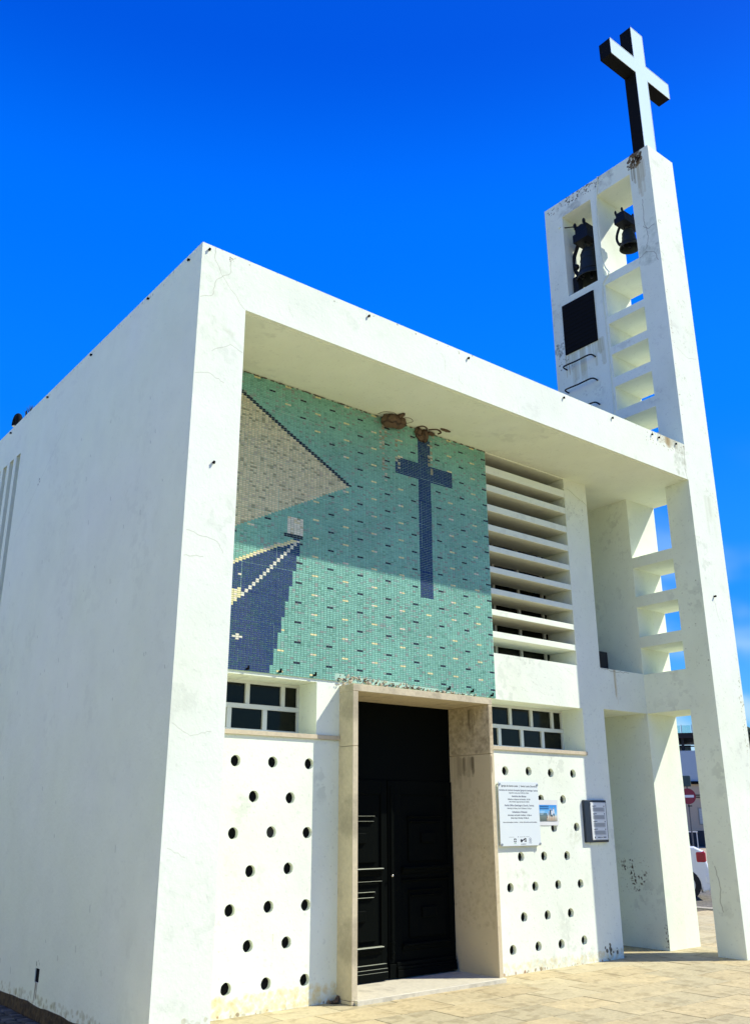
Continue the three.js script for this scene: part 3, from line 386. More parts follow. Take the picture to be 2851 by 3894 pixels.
// lamp hooks along the top edges and above the door
for (const [x, y] of [[0.067, 6.555], [1.929, 6.554], [3.367, 6.548], [5.014, 6.552], [5.981, 6.554], [6.844, 6.555], [6.999, 6.55], [7.403, 6.562], [0.238, 4.493]]) obj('lamp_hook', [cyl(0.010, 0.012, 0.022, 10, [x, y, 0.010], 'z'), cyl(0.008, 0.008, 0.018, 8, [x, y - 0.008, 0.018])], mBlack, church);
for (const [z, y] of [[-0.248, 6.55], [-1.112, 6.56], [-2.57, 6.55], [-3.942, 6.55], [-5.332, 6.55]]) obj('lamp_hook', [cyl(0.010, 0.012, 0.022, 10, [-0.010, y, z], 'x'), cyl(0.008, 0.008, 0.018, 8, [-0.018, y - 0.008, z])], mBlack, church);
for (const [x, y] of [[1.268, 2.957], [1.634, 2.962], [2.048, 2.968], [3.884, 2.981], [4.249, 2.981], [4.57, 2.962]]) obj('lamp_hook', [cyl(0.010, 0.013, 0.04, 10, [x, y, ZR + 0.03], 'z'), cyl(0.008, 0.011, 0.03, 8, [x, y + 0.012, ZR + 0.05])], mBlack, church);
obj('cable', tube([[6.16, 5.91, ZR + 0.006], [6.24, 5.93, ZR + 0.008], [6.31, 5.925, ZR + 0.007], [6.45, 5.86, ZR + 0.007], [6.62, 5.80, ZR + 0.007], [6.672, 5.775, ZR + 0.006]], 0.005, 20, 6), mPlain, church);

// ------------------------------------------------------------------ the bell tower
const tower = thing('bell_tower', 'tall slim white bell tower pierced by a ladder of square openings', 'tower', [XT, 0, 0]);
{
  const s = polyShape([[0, 0], [-ZP, 0], [-ZP, PT], [-ZR, PT], [-ZR, 0], [-ZB, 0], [-ZB, TT], [0, TT]]);
  for (const [a, b] of [[3.487, 3.862], [4.013, 4.441], [4.595, 5.017], [5.171, 6.078], [6.94, 7.355], [7.523, 7.933], [8.094, 8.492], [8.628, 9.04], [9.17, 9.756], [9.911, 11.496]]) s.holes.push(rectPath(-ZP, -ZR, a, b));
  s.holes.push(rectPath(1.176, 1.786, 9.911, 11.496));
  const g = new THREE.ExtrudeGeometry(s, { depth: XF - XT, bevelEnabled: false }); g.rotateY(Math.PI / 2); g.translate(XT, 0, 0);
  const [front, other] = split(uvMetres(g), (nx, ny, nz, x, y, z) => nz > 0.9 && z > -0.01), [sides, inside] = split(other, (nx) => nx < -0.9);   // its own paint on each outer face
  const sh = obj('shaft', sides, mTower, tower); obj('shaft_inside', inside, mPlain, sh); obj('front_face', front, mTowerFront, sh);
  const lv = obj('sound_louvre', box(XT - 0.02, XT - 0.0015, 8.854, 9.776, -1.931, -1.278), mBlack, tower, 'black square louvre panel below the large bell'); for (let k = 0; k < 12; k++) obj('blade', box(XT - 0.028, XT - 0.021, 8.87 + k * 0.075, 8.92 + k * 0.075, -1.915, -1.294), mBlack, lv);
  [[8.6], [8.18], [7.76], [7.34], [6.92]].forEach(([y]) => obj('rung', tube([[XT + 0.02, y - 0.01, -1.94], [XT - 0.09, y, -1.935], [XT - 0.115, y + 0.002, -1.915], [XT - 0.115, y, -1.65], [XT - 0.115, y, -1.39], [XT - 0.09, y, -1.365], [XT + 0.02, y - 0.01, -1.36]], 0.0125, 40, 8), mIron, tower));
  obj('conduit', tube([[XT - 0.009, 11.83, -0.985], [XT - 0.009, 11.167, -1.07], [XT - 0.009, 10.4, -1.075], [XT - 0.009, 10.05, -1.0], [XT - 0.009, 9.93, -0.94], [XT - 0.009, 9.88, -0.99], [XT - 0.009, 9.8, -1.08], [XT - 0.009, 9.1, -1.105], [XT - 0.009, 8.318, -1.10], [XT - 0.009, 7.0, -1.105]], 0.009, 80, 6), mPlain, tower);
  obj('lamp_hook', cyl(0.012, 0.015, 0.035, 10, [7.898, 4.445, 0.016], 'z'), mBlack, tower);
  const r = mulberry(31), nubs = []; for (let k = 0; k < 34; k++) { const g2 = new THREE.DodecahedronGeometry(0.008 + 0.014 * r(), 0); g2.scale(1, 0.8, 1.3); g2.translate(XT + 0.004 + r() * 0.05, TT + 0.002, -2.1 + r() * 1.3); nubs.push(uvMetres(g2)); }
  struct(obj('lichen_crust', nubs, std([0.05, 0.045, 0.035], 0.95), tower), 'stuff');
  obj('broken_corner', [lumpy(0.05, 0.05, 0.09, [XT + 0.035, TT - 0.035, -0.24], 5, 0.5, 3), lumpy(0.03, 0.06, 0.06, [XT + 0.024, TT - 0.10, -0.36], 8, 0.5, 3), lumpy(0.05, 0.03, 0.1, [XT + 0.04, TT - 0.005, -0.3], 9, 0.5, 3)], std([0.17, 0.125, 0.08], 0.95, { bumpMap: stuccoBump, bumpScale: 0.02 }), tower, 'brown broken plaster at the top corner under the cross');
}
function bell(name, label, cx, cz, yb, R, h, hs, swing) {
  const b = thing(name, label, 'bell', [cx, yb, cz], 'bells in the tower');
  const prof = [[0.93, 0.02], [1.0, 0], [0.985, 0.05], [0.86, 0.17], [0.74, 0.34], [0.66, 0.52], [0.615, 0.70], [0.585, 0.83], [0.5, 0.92], [0.3, 0.98], [0.0, 1.0]].map(([a, c]) => new THREE.Vector2(a * R, c * h));
  const inner = [[0.0, 0.9], [0.45, 0.86], [0.54, 0.7], [0.6, 0.5], [0.7, 0.3], [0.86, 0.1], [0.93, 0.02]].map(([a, c]) => new THREE.Vector2(a * R, c * h));
  const L = (p) => { const g = new THREE.LatheGeometry(p, 40); g.translate(cx, yb, cz); return uvMetres(g); };
  const body = obj('bell_body', [L(inner), L(prof)], mBronze, b);
  for (const k of [0.22, 0.6, 0.8]) { const g = new THREE.TorusGeometry(R * (k < 0.3 ? 0.84 : k < 0.7 ? 0.645 : 0.6), R * 0.02, 6, 40); g.rotateX(Math.PI / 2); g.translate(cx, yb + k * h, cz); obj('moulding_ring', uvMetres(g), mBronze, body); }
  obj('clapper', [cyl(R * 0.05, R * 0.05, h * 0.75, 8, [cx, yb + h * 0.5, cz]), lumpy(R * 0.13, R * 0.16, R * 0.13, [cx, yb + h * 0.1, cz], 2, 0, 1, 2)], mIron, b);
  const yt = yb + h; const crown = []; for (let k = 0; k < 4; k++) { const a = k * Math.PI / 2; crown.push(tube([[cx + Math.cos(a) * R * 0.3, yt - 0.01, cz + Math.sin(a) * R * 0.3], [cx + Math.cos(a) * R * 0.38, yt + R * 0.2, cz + Math.sin(a) * R * 0.38], [cx, yt + R * 0.36, cz]], R * 0.07, 10, 6)); } obj('crown', crown, mBronze, b);
  const y0 = yt + R * 0.3, head = obj('headstock', [rbox(cx - 0.22, cx + 0.22, y0, y0 + hs * 0.55, cz - R * 0.62, cz + R * 0.62, 0.012), rbox(cx - 0.2, cx + 0.2, y0 + hs * 0.5, y0 + hs, cz - R * 0.45, cz + R * 0.5, 0.012)], mIron, b);
  for (const [dx, dz] of [[-0.25, -0.4], [-0.25, 0.35], [0.1, -0.3], [0.1, 0.4], [-0.1, 0.05]]) obj('bolt', [cyl(R * 0.07, R * 0.07, hs * 0.4, 8, [cx + dx * 0.8, y0 + hs * 1.08, cz + dz * R]), cyl(R * 0.12, R * 0.12, hs * 0.16, 6, [cx + dx * 0.8, y0 + hs * 1.12, cz + dz * R])], mIron, head);
  const arm = []; const N = 14; const pts = []; for (let k = 0; k <= N; k++) { const a = k / N; pts.push([cx - 0.06, y0 + hs * 0.2 - a * h * 0.95, cz - R * 0.55 - Math.sin(a * Math.PI * 0.8 + 0.15) * R * swing]); } arm.push(tube(pts, R * 0.13, 30, 8)); arm.push(rbox(cx - 0.1, cx + 0.02, pts[N][1] - R * 0.1, pts[N][1] + R * 0.12, pts[N][2] - R * 0.1, cz - R * 0.55, 0.01)); obj('swing_arm', arm, mIron, b);
  return b;
}
bell('bell', 'large dark bronze bell in the rear opening above the black louvre', 7.9, -1.49, 10.2, 0.255, 0.62, 0.30, 0.62);
bell('bell', 'small dark bronze bell in the front opening below the cross', 7.9, -0.70, 10.38, 0.168, 0.36, 0.2, 0.55);
{ const h = thing('bell_hammer', 'small black electric hammer with ball head beside the large bell', 'bell hammer', [7.82, 9.912, -1.72]);
  obj('housing', [rbox(7.75, 7.89, 9.98, 10.3, -1.77, -1.66, 0.01), rbox(7.78, 7.88, 10.28, 10.33, -1.785, -1.64, 0.006)], mIron, h); obj('leg', box(7.76, 7.78, 9.911, 9.98, -1.765, -1.745), mIron, h); obj('leg', box(7.86, 7.88, 9.911, 9.98, -1.685, -1.665), mIron, h); obj('striker', [cyl(0.012, 0.012, 0.2, 8, [7.82, 10.4, -1.72]), lumpy(0.05, 0.055, 0.05, [7.82, 10.53, -1.72], 3, 0, 1, 2)], mIron, h); }
{ const rd = thing('bell_tie_rod', 'thin iron tie rod running from the tower pier to the large bell headstock', 'rod', [XT, 11.2, -1.8]); obj('rod', tube([[XT - 0.012, 11.32, -1.86], [7.68, 11.3, -1.78], [7.75, 11.28, -1.66], [7.8, 11.27, -1.6], [7.82, 11.30, -1.57], [7.85, 11.3, -1.5]], 0.011, 24, 6), mIron, rd); obj('anchor', cyl(0.025, 0.025, 0.02, 10, [XT - 0.01, 11.32, -1.86], 'x'), mPlain, rd); }
{ // rooftop cross
  const cx1 = 7.799, cx2 = 8.13, a1 = 7.144, a2 = 8.784, cat = 13.856, cab = 13.536, ct = 14.523, cf = -0.156, cb = -0.378, y0 = TT;
  const cr = thing('rooftop_cross', 'tall cross with pale front and black sides on top of the tower', 'cross', [(cx1 + cx2) / 2, y0, (cf + cb) / 2]);
  const pts = (d) => [[cx1 + d, y0], [cx2 - d, y0], [cx2 - d, cab + d], [a2 - d, cab + d], [a2 - d, cat - d], [cx2 - d, cat - d], [cx2 - d, ct - d], [cx1 + d, ct - d], [cx1 + d, cat - d], [a1 + d, cat - d], [a1 + d, cab + d], [cx1 + d, cab + d]];
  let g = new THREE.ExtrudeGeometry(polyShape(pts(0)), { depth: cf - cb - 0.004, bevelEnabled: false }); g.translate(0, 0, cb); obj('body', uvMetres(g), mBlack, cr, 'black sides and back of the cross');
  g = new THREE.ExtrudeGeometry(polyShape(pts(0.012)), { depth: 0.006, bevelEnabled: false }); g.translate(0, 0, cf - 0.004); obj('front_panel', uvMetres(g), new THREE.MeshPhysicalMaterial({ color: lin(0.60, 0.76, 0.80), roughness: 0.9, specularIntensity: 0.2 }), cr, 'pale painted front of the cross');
  const rim = []; const q = pts(0.004); for (let k = 0; k < q.length; k++) { const [ax, ay] = q[k], [bx, by] = q[(k + 1) % q.length]; if (k === 0) continue; rim.push(box(Math.min(ax, bx) - 0.004, Math.max(ax, bx) + 0.004, Math.min(ay, by) - 0.004, Math.max(ay, by) + 0.004, cf - 0.0035 - (k % 2) * 0.0004, cf + 0.005 - (k % 2) * 0.0004)); } obj('rim', rim, new THREE.MeshPhysicalMaterial({ color: lin(0.72, 0.84, 0.86), roughness: 0.9, specularIntensity: 0.2 }), cr);
}

// ------------------------------------------------------------------ things on the front
function canvasMat(W, H, draw, rough = 0.4, extra = {}) { const c = document.createElement('canvas'); c.width = W; c.height = H; draw(c.getContext('2d'), W, H); const t = new THREE.CanvasTexture(c); t.colorSpace = THREE.SRGBColorSpace; return new THREE.MeshStandardMaterial({ map: t, roughness: rough, ...extra }); }
function sheet(x0, x1, y0, y1, z) { const g = new THREE.PlaneGeometry(x1 - x0, y1 - y0).toNonIndexed(); g.translate((x0 + x1) / 2, (y0 + y1) / 2, z); return g; }
{
  const [x0, x1, y0, y1] = [4.60, 5.272, 1.302, 2.0], z = ZR + 0.03;
  const sg = thing('information_sign', 'white acrylic sign of church opening hours held on four studs right of the door', 'sign', [(x0 + x1) / 2, y0, ZR]);
  obj('panel', rbox(x0, x1, y0, y1, z, z + 0.006, 0.002), std([0.66, 0.69, 0.68], 0.3), sg);
  const m = canvasMat(1344, 1396, (g, W, H) => {
    g.fillStyle = '#d6dedb'; g.fillRect(0, 0, W, H); g.textAlign = 'center'; const cx = W * 0.5;
    const line = (s, y, px, bold, col = '#0c0e12', x = cx) => { g.fillStyle = col; if (x === cx) { px *= 1.12; g.strokeStyle = col; g.lineWidth = 1.6; g.font = `bold ${px}px sans-serif`; g.strokeText(s, x, y); } g.font = `${bold ? 'bold ' : ''}${px}px sans-serif`; g.fillText(s, x, y); };
    line('Igreja de Santa Luzia  |  Santa Luzia Church', 108, 50, true); line('Horários do Cartório Paroquial (Igreja de Santiago, Tavira)', 200, 42, true, '#2c3040'); line('Segunda a sexta, das 10:00h às 13:00h', 255, 34, false, '#23272e');
    line('Horários das Missas', 335, 46, true, '#14163a'); line('Sábados e vésperas de feriados : 16.30h', 398, 36, true, '#30343c'); line('Dias Feriais: segunda-feira às 16:30h', 452, 36, false, '#30343c');
    line("Parish Office (Santiago's Church, Tavira)", 538, 46, true, '#2a2d45'); line('Monday to Friday, from 10:00am to 1:00pm', 598, 36, false, '#23272e'); line('Schedules of Masses', 682, 46, true, '#14163a'); line('Saturdays and public holidays : 4.30p.m.', 748, 38, true, '#30343c'); line('Week Days: Monday 16.30p.m.', 810, 38, true, '#30343c');
    line('Outras informações e horários  |  Further informations and timetables', 900, 30, true, '#2a2d34');
    g.fillStyle = '#5a6066'; g.fillRect(W * 0.2, 1205, 170, 6); g.fillRect(W * 0.42, 1195, 20, 20); g.fillRect(W * 0.46, 1204, 140, 6); g.fillRect(W * 0.58, 1197, 22, 16); g.fillRect(W * 0.62, 1203, 120, 6);
    g.fillStyle = '#1f2a2a'; g.beginPath(); g.ellipse(W * 0.35, 1280, 44, 52, 0, 0, 7); g.fill(); g.fillStyle = '#e9efec'; g.fillRect(W * 0.35 - 6, 1228, 12, 104); g.fillRect(W * 0.35 - 44, 1274, 88, 12); g.fillStyle = '#3f8f5a'; g.fillRect(W * 0.35 - 40, 1345, 80, 10);
    g.fillStyle = '#15151d'; g.beginPath(); g.moveTo(W * 0.49, 1250); g.lineTo(W * 0.54, 1270); g.lineTo(W * 0.6, 1232); g.lineTo(W * 0.63, 1240); g.lineTo(W * 0.63, 1320); g.lineTo(W * 0.56, 1300); g.lineTo(W * 0.5, 1330); g.lineTo(W * 0.48, 1300); g.fill(); g.fillStyle = '#e9efec'; g.beginPath(); g.moveTo(W * 0.53, 1300); g.lineTo(W * 0.62, 1262); g.lineTo(W * 0.62, 1276); g.lineTo(W * 0.54, 1310); g.fill(); line('ALGARVE', 1378, 40, true, '#4a4a52', W * 0.555);
    g.strokeStyle = '#25305a'; g.lineWidth = 9; g.beginPath(); g.ellipse(W * 0.73, 1275, 40, 42, 0, 0, 7); g.stroke(); g.fillStyle = '#25305a'; g.beginPath(); g.moveTo(W * 0.72, 1250); g.lineTo(W * 0.745, 1275); g.lineTo(W * 0.725, 1305); g.fill(); line('TAVIRA', 1352, 28, true, '#25305a', W * 0.73);
  }, 0.3);
  obj('printed_face', sheet(x0 + 0.004, x1 - 0.004, y0 + 0.004, y1 - 0.004, z + 0.0075), m, sg);
  for (const [x, y] of [[x0 + 0.02, y0 + 0.02], [x1 - 0.02, y0 + 0.02], [x0 + 0.02, y1 - 0.03], [x1 - 0.02, y1 - 0.03]]) obj('stud', [cyl(0.01, 0.01, 0.03, 12, [x, y, ZR + 0.0155], 'z'), cyl(0.013, 0.013, 0.008, 12, [x, y, z + 0.0125], 'z')], std([0.5, 0.5, 0.5], 0.3, { metalness: 0.9 }), sg);
}
{
  const po = thing('taped_poster', 'small blue beach family print in a clear plastic sleeve taped to the wall', 'poster', [5.455, 1.54, ZR]);
  { const g = new THREE.PlaneGeometry(0.35, 0.285, 10, 8), p = g.attributes.position; for (let i = 0; i < p.count; i++) p.setZ(i, 0.004 + 0.004 * vnoise(p.getX(i) * 14 + 3, p.getY(i) * 14 + 7, 6)); g.computeVertexNormals(); g.translate(5.462, 1.662, ZR); obj('plastic_sleeve', uvMetres(g.toNonIndexed()), std([0.70, 0.70, 0.66], 0.2), po); }
  const m = canvasMat(640, 400, (g, W, H) => {
    const sk = g.createLinearGradient(0, 0, 0, H); sk.addColorStop(0, '#2f86cf'); sk.addColorStop(0.55, '#7fb6d8'); sk.addColorStop(0.72, '#c9c7b4'); sk.addColorStop(1, '#8f8a78'); g.fillStyle = sk; g.fillRect(0, 0, W, H); g.fillStyle = 'rgba(40,60,60,0.55)'; g.fillRect(0, H * 0.5, W * 0.42, H * 0.5);
    g.fillStyle = '#173a6a'; g.font = 'bold 44px sans-serif'; for (let k = 0; k < 2; k++) for (let q = 0; q < 9; q++) g.fillRect(20 + q * 36, 22 + k * 52, 26, 34); g.fillStyle = 'rgba(235,240,240,0.7)'; for (let k = 0; k < 4; k++) g.fillRect(20, 150 + k * 26, 180 - k * 22, 8);
    for (const [x, h, c, d] of [[270, 170, '#5a4640', '#6b2a2a'], [345, 230, '#8a6a58', '#b9a48a'], [405, 300, '#20202a', '#1a1a22'], [450, 270, '#e8e4e0', '#24242c'], [520, 320, '#d8d4d0', '#3a4a6a']]) { const s = h / 300, y = 380; g.fillStyle = '#b58868'; g.beginPath(); g.ellipse(x, y - h * 0.93, 13 * s + 3, 18 * s, 0, 0, 7); g.fill(); g.fillRect(x - 14 * s, y - h * 0.35, 11 * s, h * 0.35); g.fillRect(x + 3 * s, y - h * 0.35, 11 * s, h * 0.35); g.fillStyle = c; g.fillRect(x - 22 * s, y - h * 0.85, 44 * s, h * 0.36); g.fillStyle = d; g.fillRect(x - 20 * s, y - h * 0.52, 40 * s, h * 0.2); }
  }, 0.25);
  obj('print', sheet(5.302, 5.612, 1.567, 1.749, ZR + 0.0095), m, po);
}
{
  const nb = thing('notice_board', 'navy framed notice board with a printed sheet on the shaded pier', 'notice board', [6.31, 1.32, ZR]), z = ZR + 0.036;
  obj('backboard', rbox(6.095, 6.525, 1.318, 1.812, ZR + 0.001, z, 0.008, 2), std([0.012, 0.02, 0.035], 0.35), nb);
  obj('bracket', box(6.2, 6.42, 1.30, 1.317, ZR + 0.001, ZR + 0.012), mPlain, nb);
  obj('acrylic_cover', rbox(6.205, 6.505, 1.345, 1.785, z + 0.001, z + 0.006, 0.002), std([0.62, 0.64, 0.62], 0.25), nb);
  const m = canvasMat(480, 700, (g, W, H) => { g.fillStyle = '#dfe3de'; g.fillRect(0, 0, W, H); for (let k = 0; k < 4; k++) { const y = 50 + k * 150; g.fillStyle = '#3d4247'; g.fillRect(40, y, 130, 12); g.fillRect(40, y + 18, 70, 7); g.fillRect(W - 66, y - 2, 26, 24); g.fillStyle = '#b9bdb9'; g.fillRect(36, y + 34, W - 72, 80); g.fillStyle = '#7b8084'; for (let q = 0; q < 8; q++) g.fillRect(42, y + 40 + q * 9, W - 84 - (q * 37 % 40), 4); g.fillStyle = '#8d9296'; g.fillRect(36, y + 124, W - 72, 3); } g.fillStyle = '#2a3140'; g.fillRect(46, 648, 34, 36); g.fillStyle = '#50565e'; g.fillRect(150, 656, 90, 18); g.fillRect(250, 658, 60, 14); g.fillRect(330, 654, 100, 20); }, 0.3);
  obj('printed_sheet', sheet(6.215, 6.495, 1.355, 1.775, z + 0.0075), m, nb);
  for (const [x, y] of [[6.213, 1.36], [6.213, 1.77], [6.497, 1.36], [6.497, 1.77]]) obj('screw', cyl(0.006, 0.006, 0.006, 10, [x, y, z + 0.01], 'z'), mFrame, nb);
}
// swallow nests under the soffit
const mMud = std([0.13, 0.085, 0.05], 0.97, { bumpMap: stuccoBump, bumpScale: 0.03 });
{ const n = thing('swallow_nest', 'round brown mud swallow nest stuck under the soffit above the mosaic', 'nest', [3.08, Hs, ZR], 'swallow nests under the soffit');
  obj('mud_cup', [lumpy(0.125, 0.085, 0.10, [3.03, Hs - 0.055, ZR + 0.085], 4, 0.22, 5, 4), lumpy(0.10, 0.07, 0.085, [3.15, Hs - 0.045, ZR + 0.08], 6, 0.22, 5, 4)], mMud, n);
  obj('mud_ring', [tube([[2.86, Hs - 0.003, ZR + 0.05], [2.88, Hs - 0.003, ZR + 0.14], [2.98, Hs - 0.003, ZR + 0.19], [3.06, Hs - 0.004, ZR + 0.17]], 0.003, 20, 6), tube([[3.16, Hs - 0.003, ZR + 0.17], [3.24, Hs - 0.003, ZR + 0.19], [3.32, Hs - 0.003, ZR + 0.14], [3.3, Hs - 0.003, ZR + 0.05]], 0.0028, 20, 6), lumpy(0.035, 0.02, 0.06, [3.09, Hs - 0.01, ZR + 0.2], 9, 0.4, 4, 3)], mMud, n); }
{ const n = thing('swallow_nest', 'broken swallow nest with a dark hole and mud arcs above the mosaic cross', 'nest', [3.58, Hs, ZR], 'swallow nests under the soffit');
  obj('mud_cup', [lumpy(0.05, 0.06, 0.05, [3.5, Hs - 0.05, ZR + 0.03], 12, 0.4, 4, 3), lumpy(0.05, 0.085, 0.045, [3.6, Hs - 0.07, ZR + 0.03], 14, 0.4, 4, 3), lumpy(0.09, 0.045, 0.03, [3.56, Hs - 0.11, ZR + 0.022], 15, 0.4, 4, 3), lumpy(0.07, 0.02, 0.04, [3.7, Hs - 0.02, ZR + 0.03], 16, 0.4, 4, 3)], mMud, n);
  obj('mud_ring', [tube([[3.46, Hs - 0.004, ZR + 0.05], [3.5, Hs - 0.006, ZR + 0.12], [3.58, Hs - 0.006, ZR + 0.1], [3.62, Hs - 0.01, ZR + 0.04]], 0.009, 20, 6), tube([[3.62, Hs - 0.006, ZR + 0.08], [3.7, Hs - 0.006, ZR + 0.15], [3.8, Hs - 0.006, ZR + 0.11], [3.8, Hs - 0.006, ZR + 0.06]], 0.010, 20, 6), lumpy(0.08, 0.014, 0.024, [3.79, Hs - 0.008, ZR + 0.2], 18, 0.4, 4, 3)], mMud, n); }
{ const bx = obj('junction_box', rbox(7.36, 7.622, 3.362, 3.88, -1.79, -1.62, 0.01), std([0.035, 0.032, 0.028], 0.7)); tag(bx, 'dark box standing in the open bay between slats and tower', 'box'); }
{ const d = obj('swept_debris', [lumpy(0.03, 0.02, 0.028, [DL - 0.05, 0.015, ZR + 0.06], 3, 0.5), lumpy(0.022, 0.03, 0.02, [DL - 0.025, 0.03, ZR + 0.05], 5, 0.5), lumpy(0.018, 0.014, 0.02, [DL - 0.09, 0.012, ZR + 0.04], 6, 0.5)], std([0.10, 0.065, 0.04], 0.95)); tag(d, 'small brown clump of dry litter in the corner left of the door surround', 'litter'); }
// on the roof behind the side parapet
{ const v = thing('vent_pipe', 'black gooseneck vent pipe on the roof behind the side wall parapet', 'vent pipe', [0.05, Ht, -5.28]);
  const pts = []; for (let k = 0; k <= 16; k++) { const a = -0.25 + k / 16 * 3.6; pts.push([0.05, Ht + 0.11 + 0.085 * Math.sin(a), -5.25 - 0.085 + 0.085 * Math.cos(a)]); } pts.unshift([0.05, Ht - 0.1, -5.25]);
  obj('pipe', tube(pts, 0.042, 48, 14), mBlack, v); const e = pts[pts.length - 1]; obj('pipe_mouth', cyl(0.034, 0.034, 0.008, 16, [e[0], e[1] - 0.012, e[2]], 'y'), std([0.4, 0.38, 0.3], 0.6), v); }
{ const a = obj('antenna_rod', cyl(0.008, 0.008, 0.3, 8, [0.04, Ht - 0.02, -4.93])); a.material = mBlack; tag(a, 'thin black rod standing on the roof next to the vent pipe', 'antenna'); }
{ const p = thing('roof_weed', 'dark spiky weed growing on the roof parapet', 'plant', [0.05, Ht, -4.72]), r = mulberry(3), bl = []; for (let k = 0; k < 40; k++) { const g = new THREE.ConeGeometry(0.006, 0.09 + 0.08 * r(), 4); g.translate(0, 0.05, 0); g.rotateX((r() - 0.5) * 1.5); g.rotateZ((r() - 0.5) * 1.5); g.translate(0.02 + r() * 0.05, Ht - 0.005, -4.72 + (r() - 0.5) * 0.2); bl.push(uvMetres(g)); } obj('blades', bl, std([0.025, 0.03, 0.012], 0.9), p); }

// ------------------------------------------------------------------ beyond the passage
{ // parked hatchback
  const at = [15.62, -0.02, -5.75], car = thing('parked_car', 'white hatchback parked on the cobbled road beyond the tower passage', 'car', at);
  car.position.set(0, 0, 0); base.set(car, new THREE.Vector3());
  const paint = new THREE.MeshPhysicalMaterial({ color: lin(0.78, 0.79, 0.77), roughness: 0.35, clearcoat: 1, clearcoatRoughness: 0.08 });
  const P = (pts) => polyShape(pts); const L = 3.75, Wd = 1.66;           // x: from the rear bumper (0) to the nose, y up
  const low = [[0.10, 0.22], [0.02, 0.34], [0.0, 0.5], [0.06, 0.56], [0.12, 0.78], [0.15, 0.93], [0.30, 1.0], [1.0, 1.0], [2.3, 0.96], [2.75, 0.93], [3.35, 0.82], [3.62, 0.68], [3.74, 0.5], [3.73, 0.3], [3.62, 0.2]];
  const arch = (cx) => { const a = []; for (let k = 0; k <= 12; k++) { const t = Math.PI * k / 12; a.push([cx + 0.335 * Math.cos(t), 0.27 + 0.335 * Math.sin(t)]); } return a; };
  const s = P([...low, ...[[3.40, 0.19]], ...arch(3.03), [2.66, 0.19], [1.05, 0.19], ...arch(0.53), [0.17, 0.2]]);
  const g1 = new THREE.ExtrudeGeometry(s, { depth: Wd - 0.14, bevelEnabled: true, bevelSize: 0.05, bevelThickness: 0.07, bevelSegments: 4, curveSegments: 8 }); g1.translate(0, 0, -(Wd - 0.14) / 2);
  const roofS = P([[0.34, 0.98], [0.46, 1.28], [0.6, 1.40], [1.0, 1.47], [1.6, 1.46], [1.95, 1.38], [2.6, 0.95]]); const g2 = new THREE.ExtrudeGeometry(roofS, { depth: 1.14, bevelEnabled: true, bevelSize: 0.03, bevelThickness: 0.1, bevelSegments: 4 }); g2.translate(0, 0, -0.57);
  const glassS = (pts, z) => { const g = new THREE.ExtrudeGeometry(P(pts), { depth: 0.012, bevelEnabled: false }); g.translate(0, 0, z); return g; };
  const parts = []; const put = (name, g, m, parent, label) => { const q = obj(name, uvMetres(g), m, parent ?? car, label); parts.push(q); return q; };
  put('body', g1, paint); put('cabin', g2, paint);
  for (const z of [-0.676, 0.664]) { put('side_window', glassS([[0.55, 1.02], [0.62, 1.26], [0.95, 1.36], [1.25, 1.38], [1.25, 1.02]], z), mGlass); put('side_window', glassS([[1.32, 1.02], [1.32, 1.38], [1.62, 1.37], [1.88, 1.3], [2.3, 1.02]], z), mGlass); }
  put('rear_window', (() => { const g = new THREE.BoxGeometry(0.012, 0.3, 1.1); g.rotateZ(-0.52); g.translate(0.365, 1.16, 0); return g; })(), mGlass); put('windscreen', (() => { const g = new THREE.BoxGeometry(0.012, 0.62, 1.16); g.rotateZ(0.98); g.translate(2.3, 1.20, 0); return g; })(), mGlass);
  const mRed = std([0.35, 0.008, 0.02], 0.2), mTyre = std([0.012, 0.012, 0.012], 0.85), mRim = std([0.5, 0.5, 0.52], 0.35, { metalness: 0.8 });
  for (const z of [-0.7, 0.7]) put('tail_light', new RoundedBoxGeometry(0.22, 0.24, 0.28, 2, 0.05).translate(0.18, 0.84, z), mRed);
  put('rear_bumper', new RoundedBoxGeometry(0.24, 0.3, Wd + 0.02, 3, 0.09).translate(0.06, 0.42, 0), paint); put('front_bumper', new RoundedBoxGeometry(0.24, 0.3, Wd, 3, 0.09).translate(3.68, 0.4, 0), paint);
  for (const z of [-0.6, 0.6]) put('headlight', new RoundedBoxGeometry(0.25, 0.14, 0.3, 2, 0.05).translate(3.55, 0.7, z), std([0.7, 0.72, 0.75], 0.1));
  const seam = (x, y0, y1, z) => new THREE.BoxGeometry(0.008, y1 - y0, 0.004).translate(x, (y0 + y1) / 2, z);
  for (const z of [-0.8305, 0.8305]) { for (const x of [1.14, 1.28, 2.28]) put('door_seam', seam(x, 0.3, 0.97, z), mBlack); put('door_handle', new RoundedBoxGeometry(0.16, 0.03, 0.03, 1, 0.01).translate(1.42, 0.86, z + 0.01 * Math.sign(z)), paint); put('side_trim', new RoundedBoxGeometry(1.5, 0.05, 0.02, 1, 0.008).translate(1.85, 0.52, z), mBlack); put('wing_mirror', new RoundedBoxGeometry(0.12, 0.12, 0.16, 2, 0.04).translate(2.18, 1.02, z * 1.08), paint); }
  put('rear_plate', new THREE.BoxGeometry(0.01, 0.11, 0.5).translate(-0.064, 0.5, 0), mFrame);
  for (const x of [0.53, 3.03]) for (const z of [-0.73, 0.73]) { const w = put('wheel', new THREE.CylinderGeometry(0.3, 0.3, 0.2, 28).rotateX(Math.PI / 2).translate(x, 0.3, z), mTyre); put('rim', new THREE.CylinderGeometry(0.19, 0.19, 0.21, 20).rotateX(Math.PI / 2).translate(x, 0.3, z), mRim, w); }
  const fwd = new THREE.Vector2(-0.62, -0.785); car.position.set(15.53, -0.02, -5.43); car.rotation.y = Math.atan2(-fwd.y, fwd.x);
}
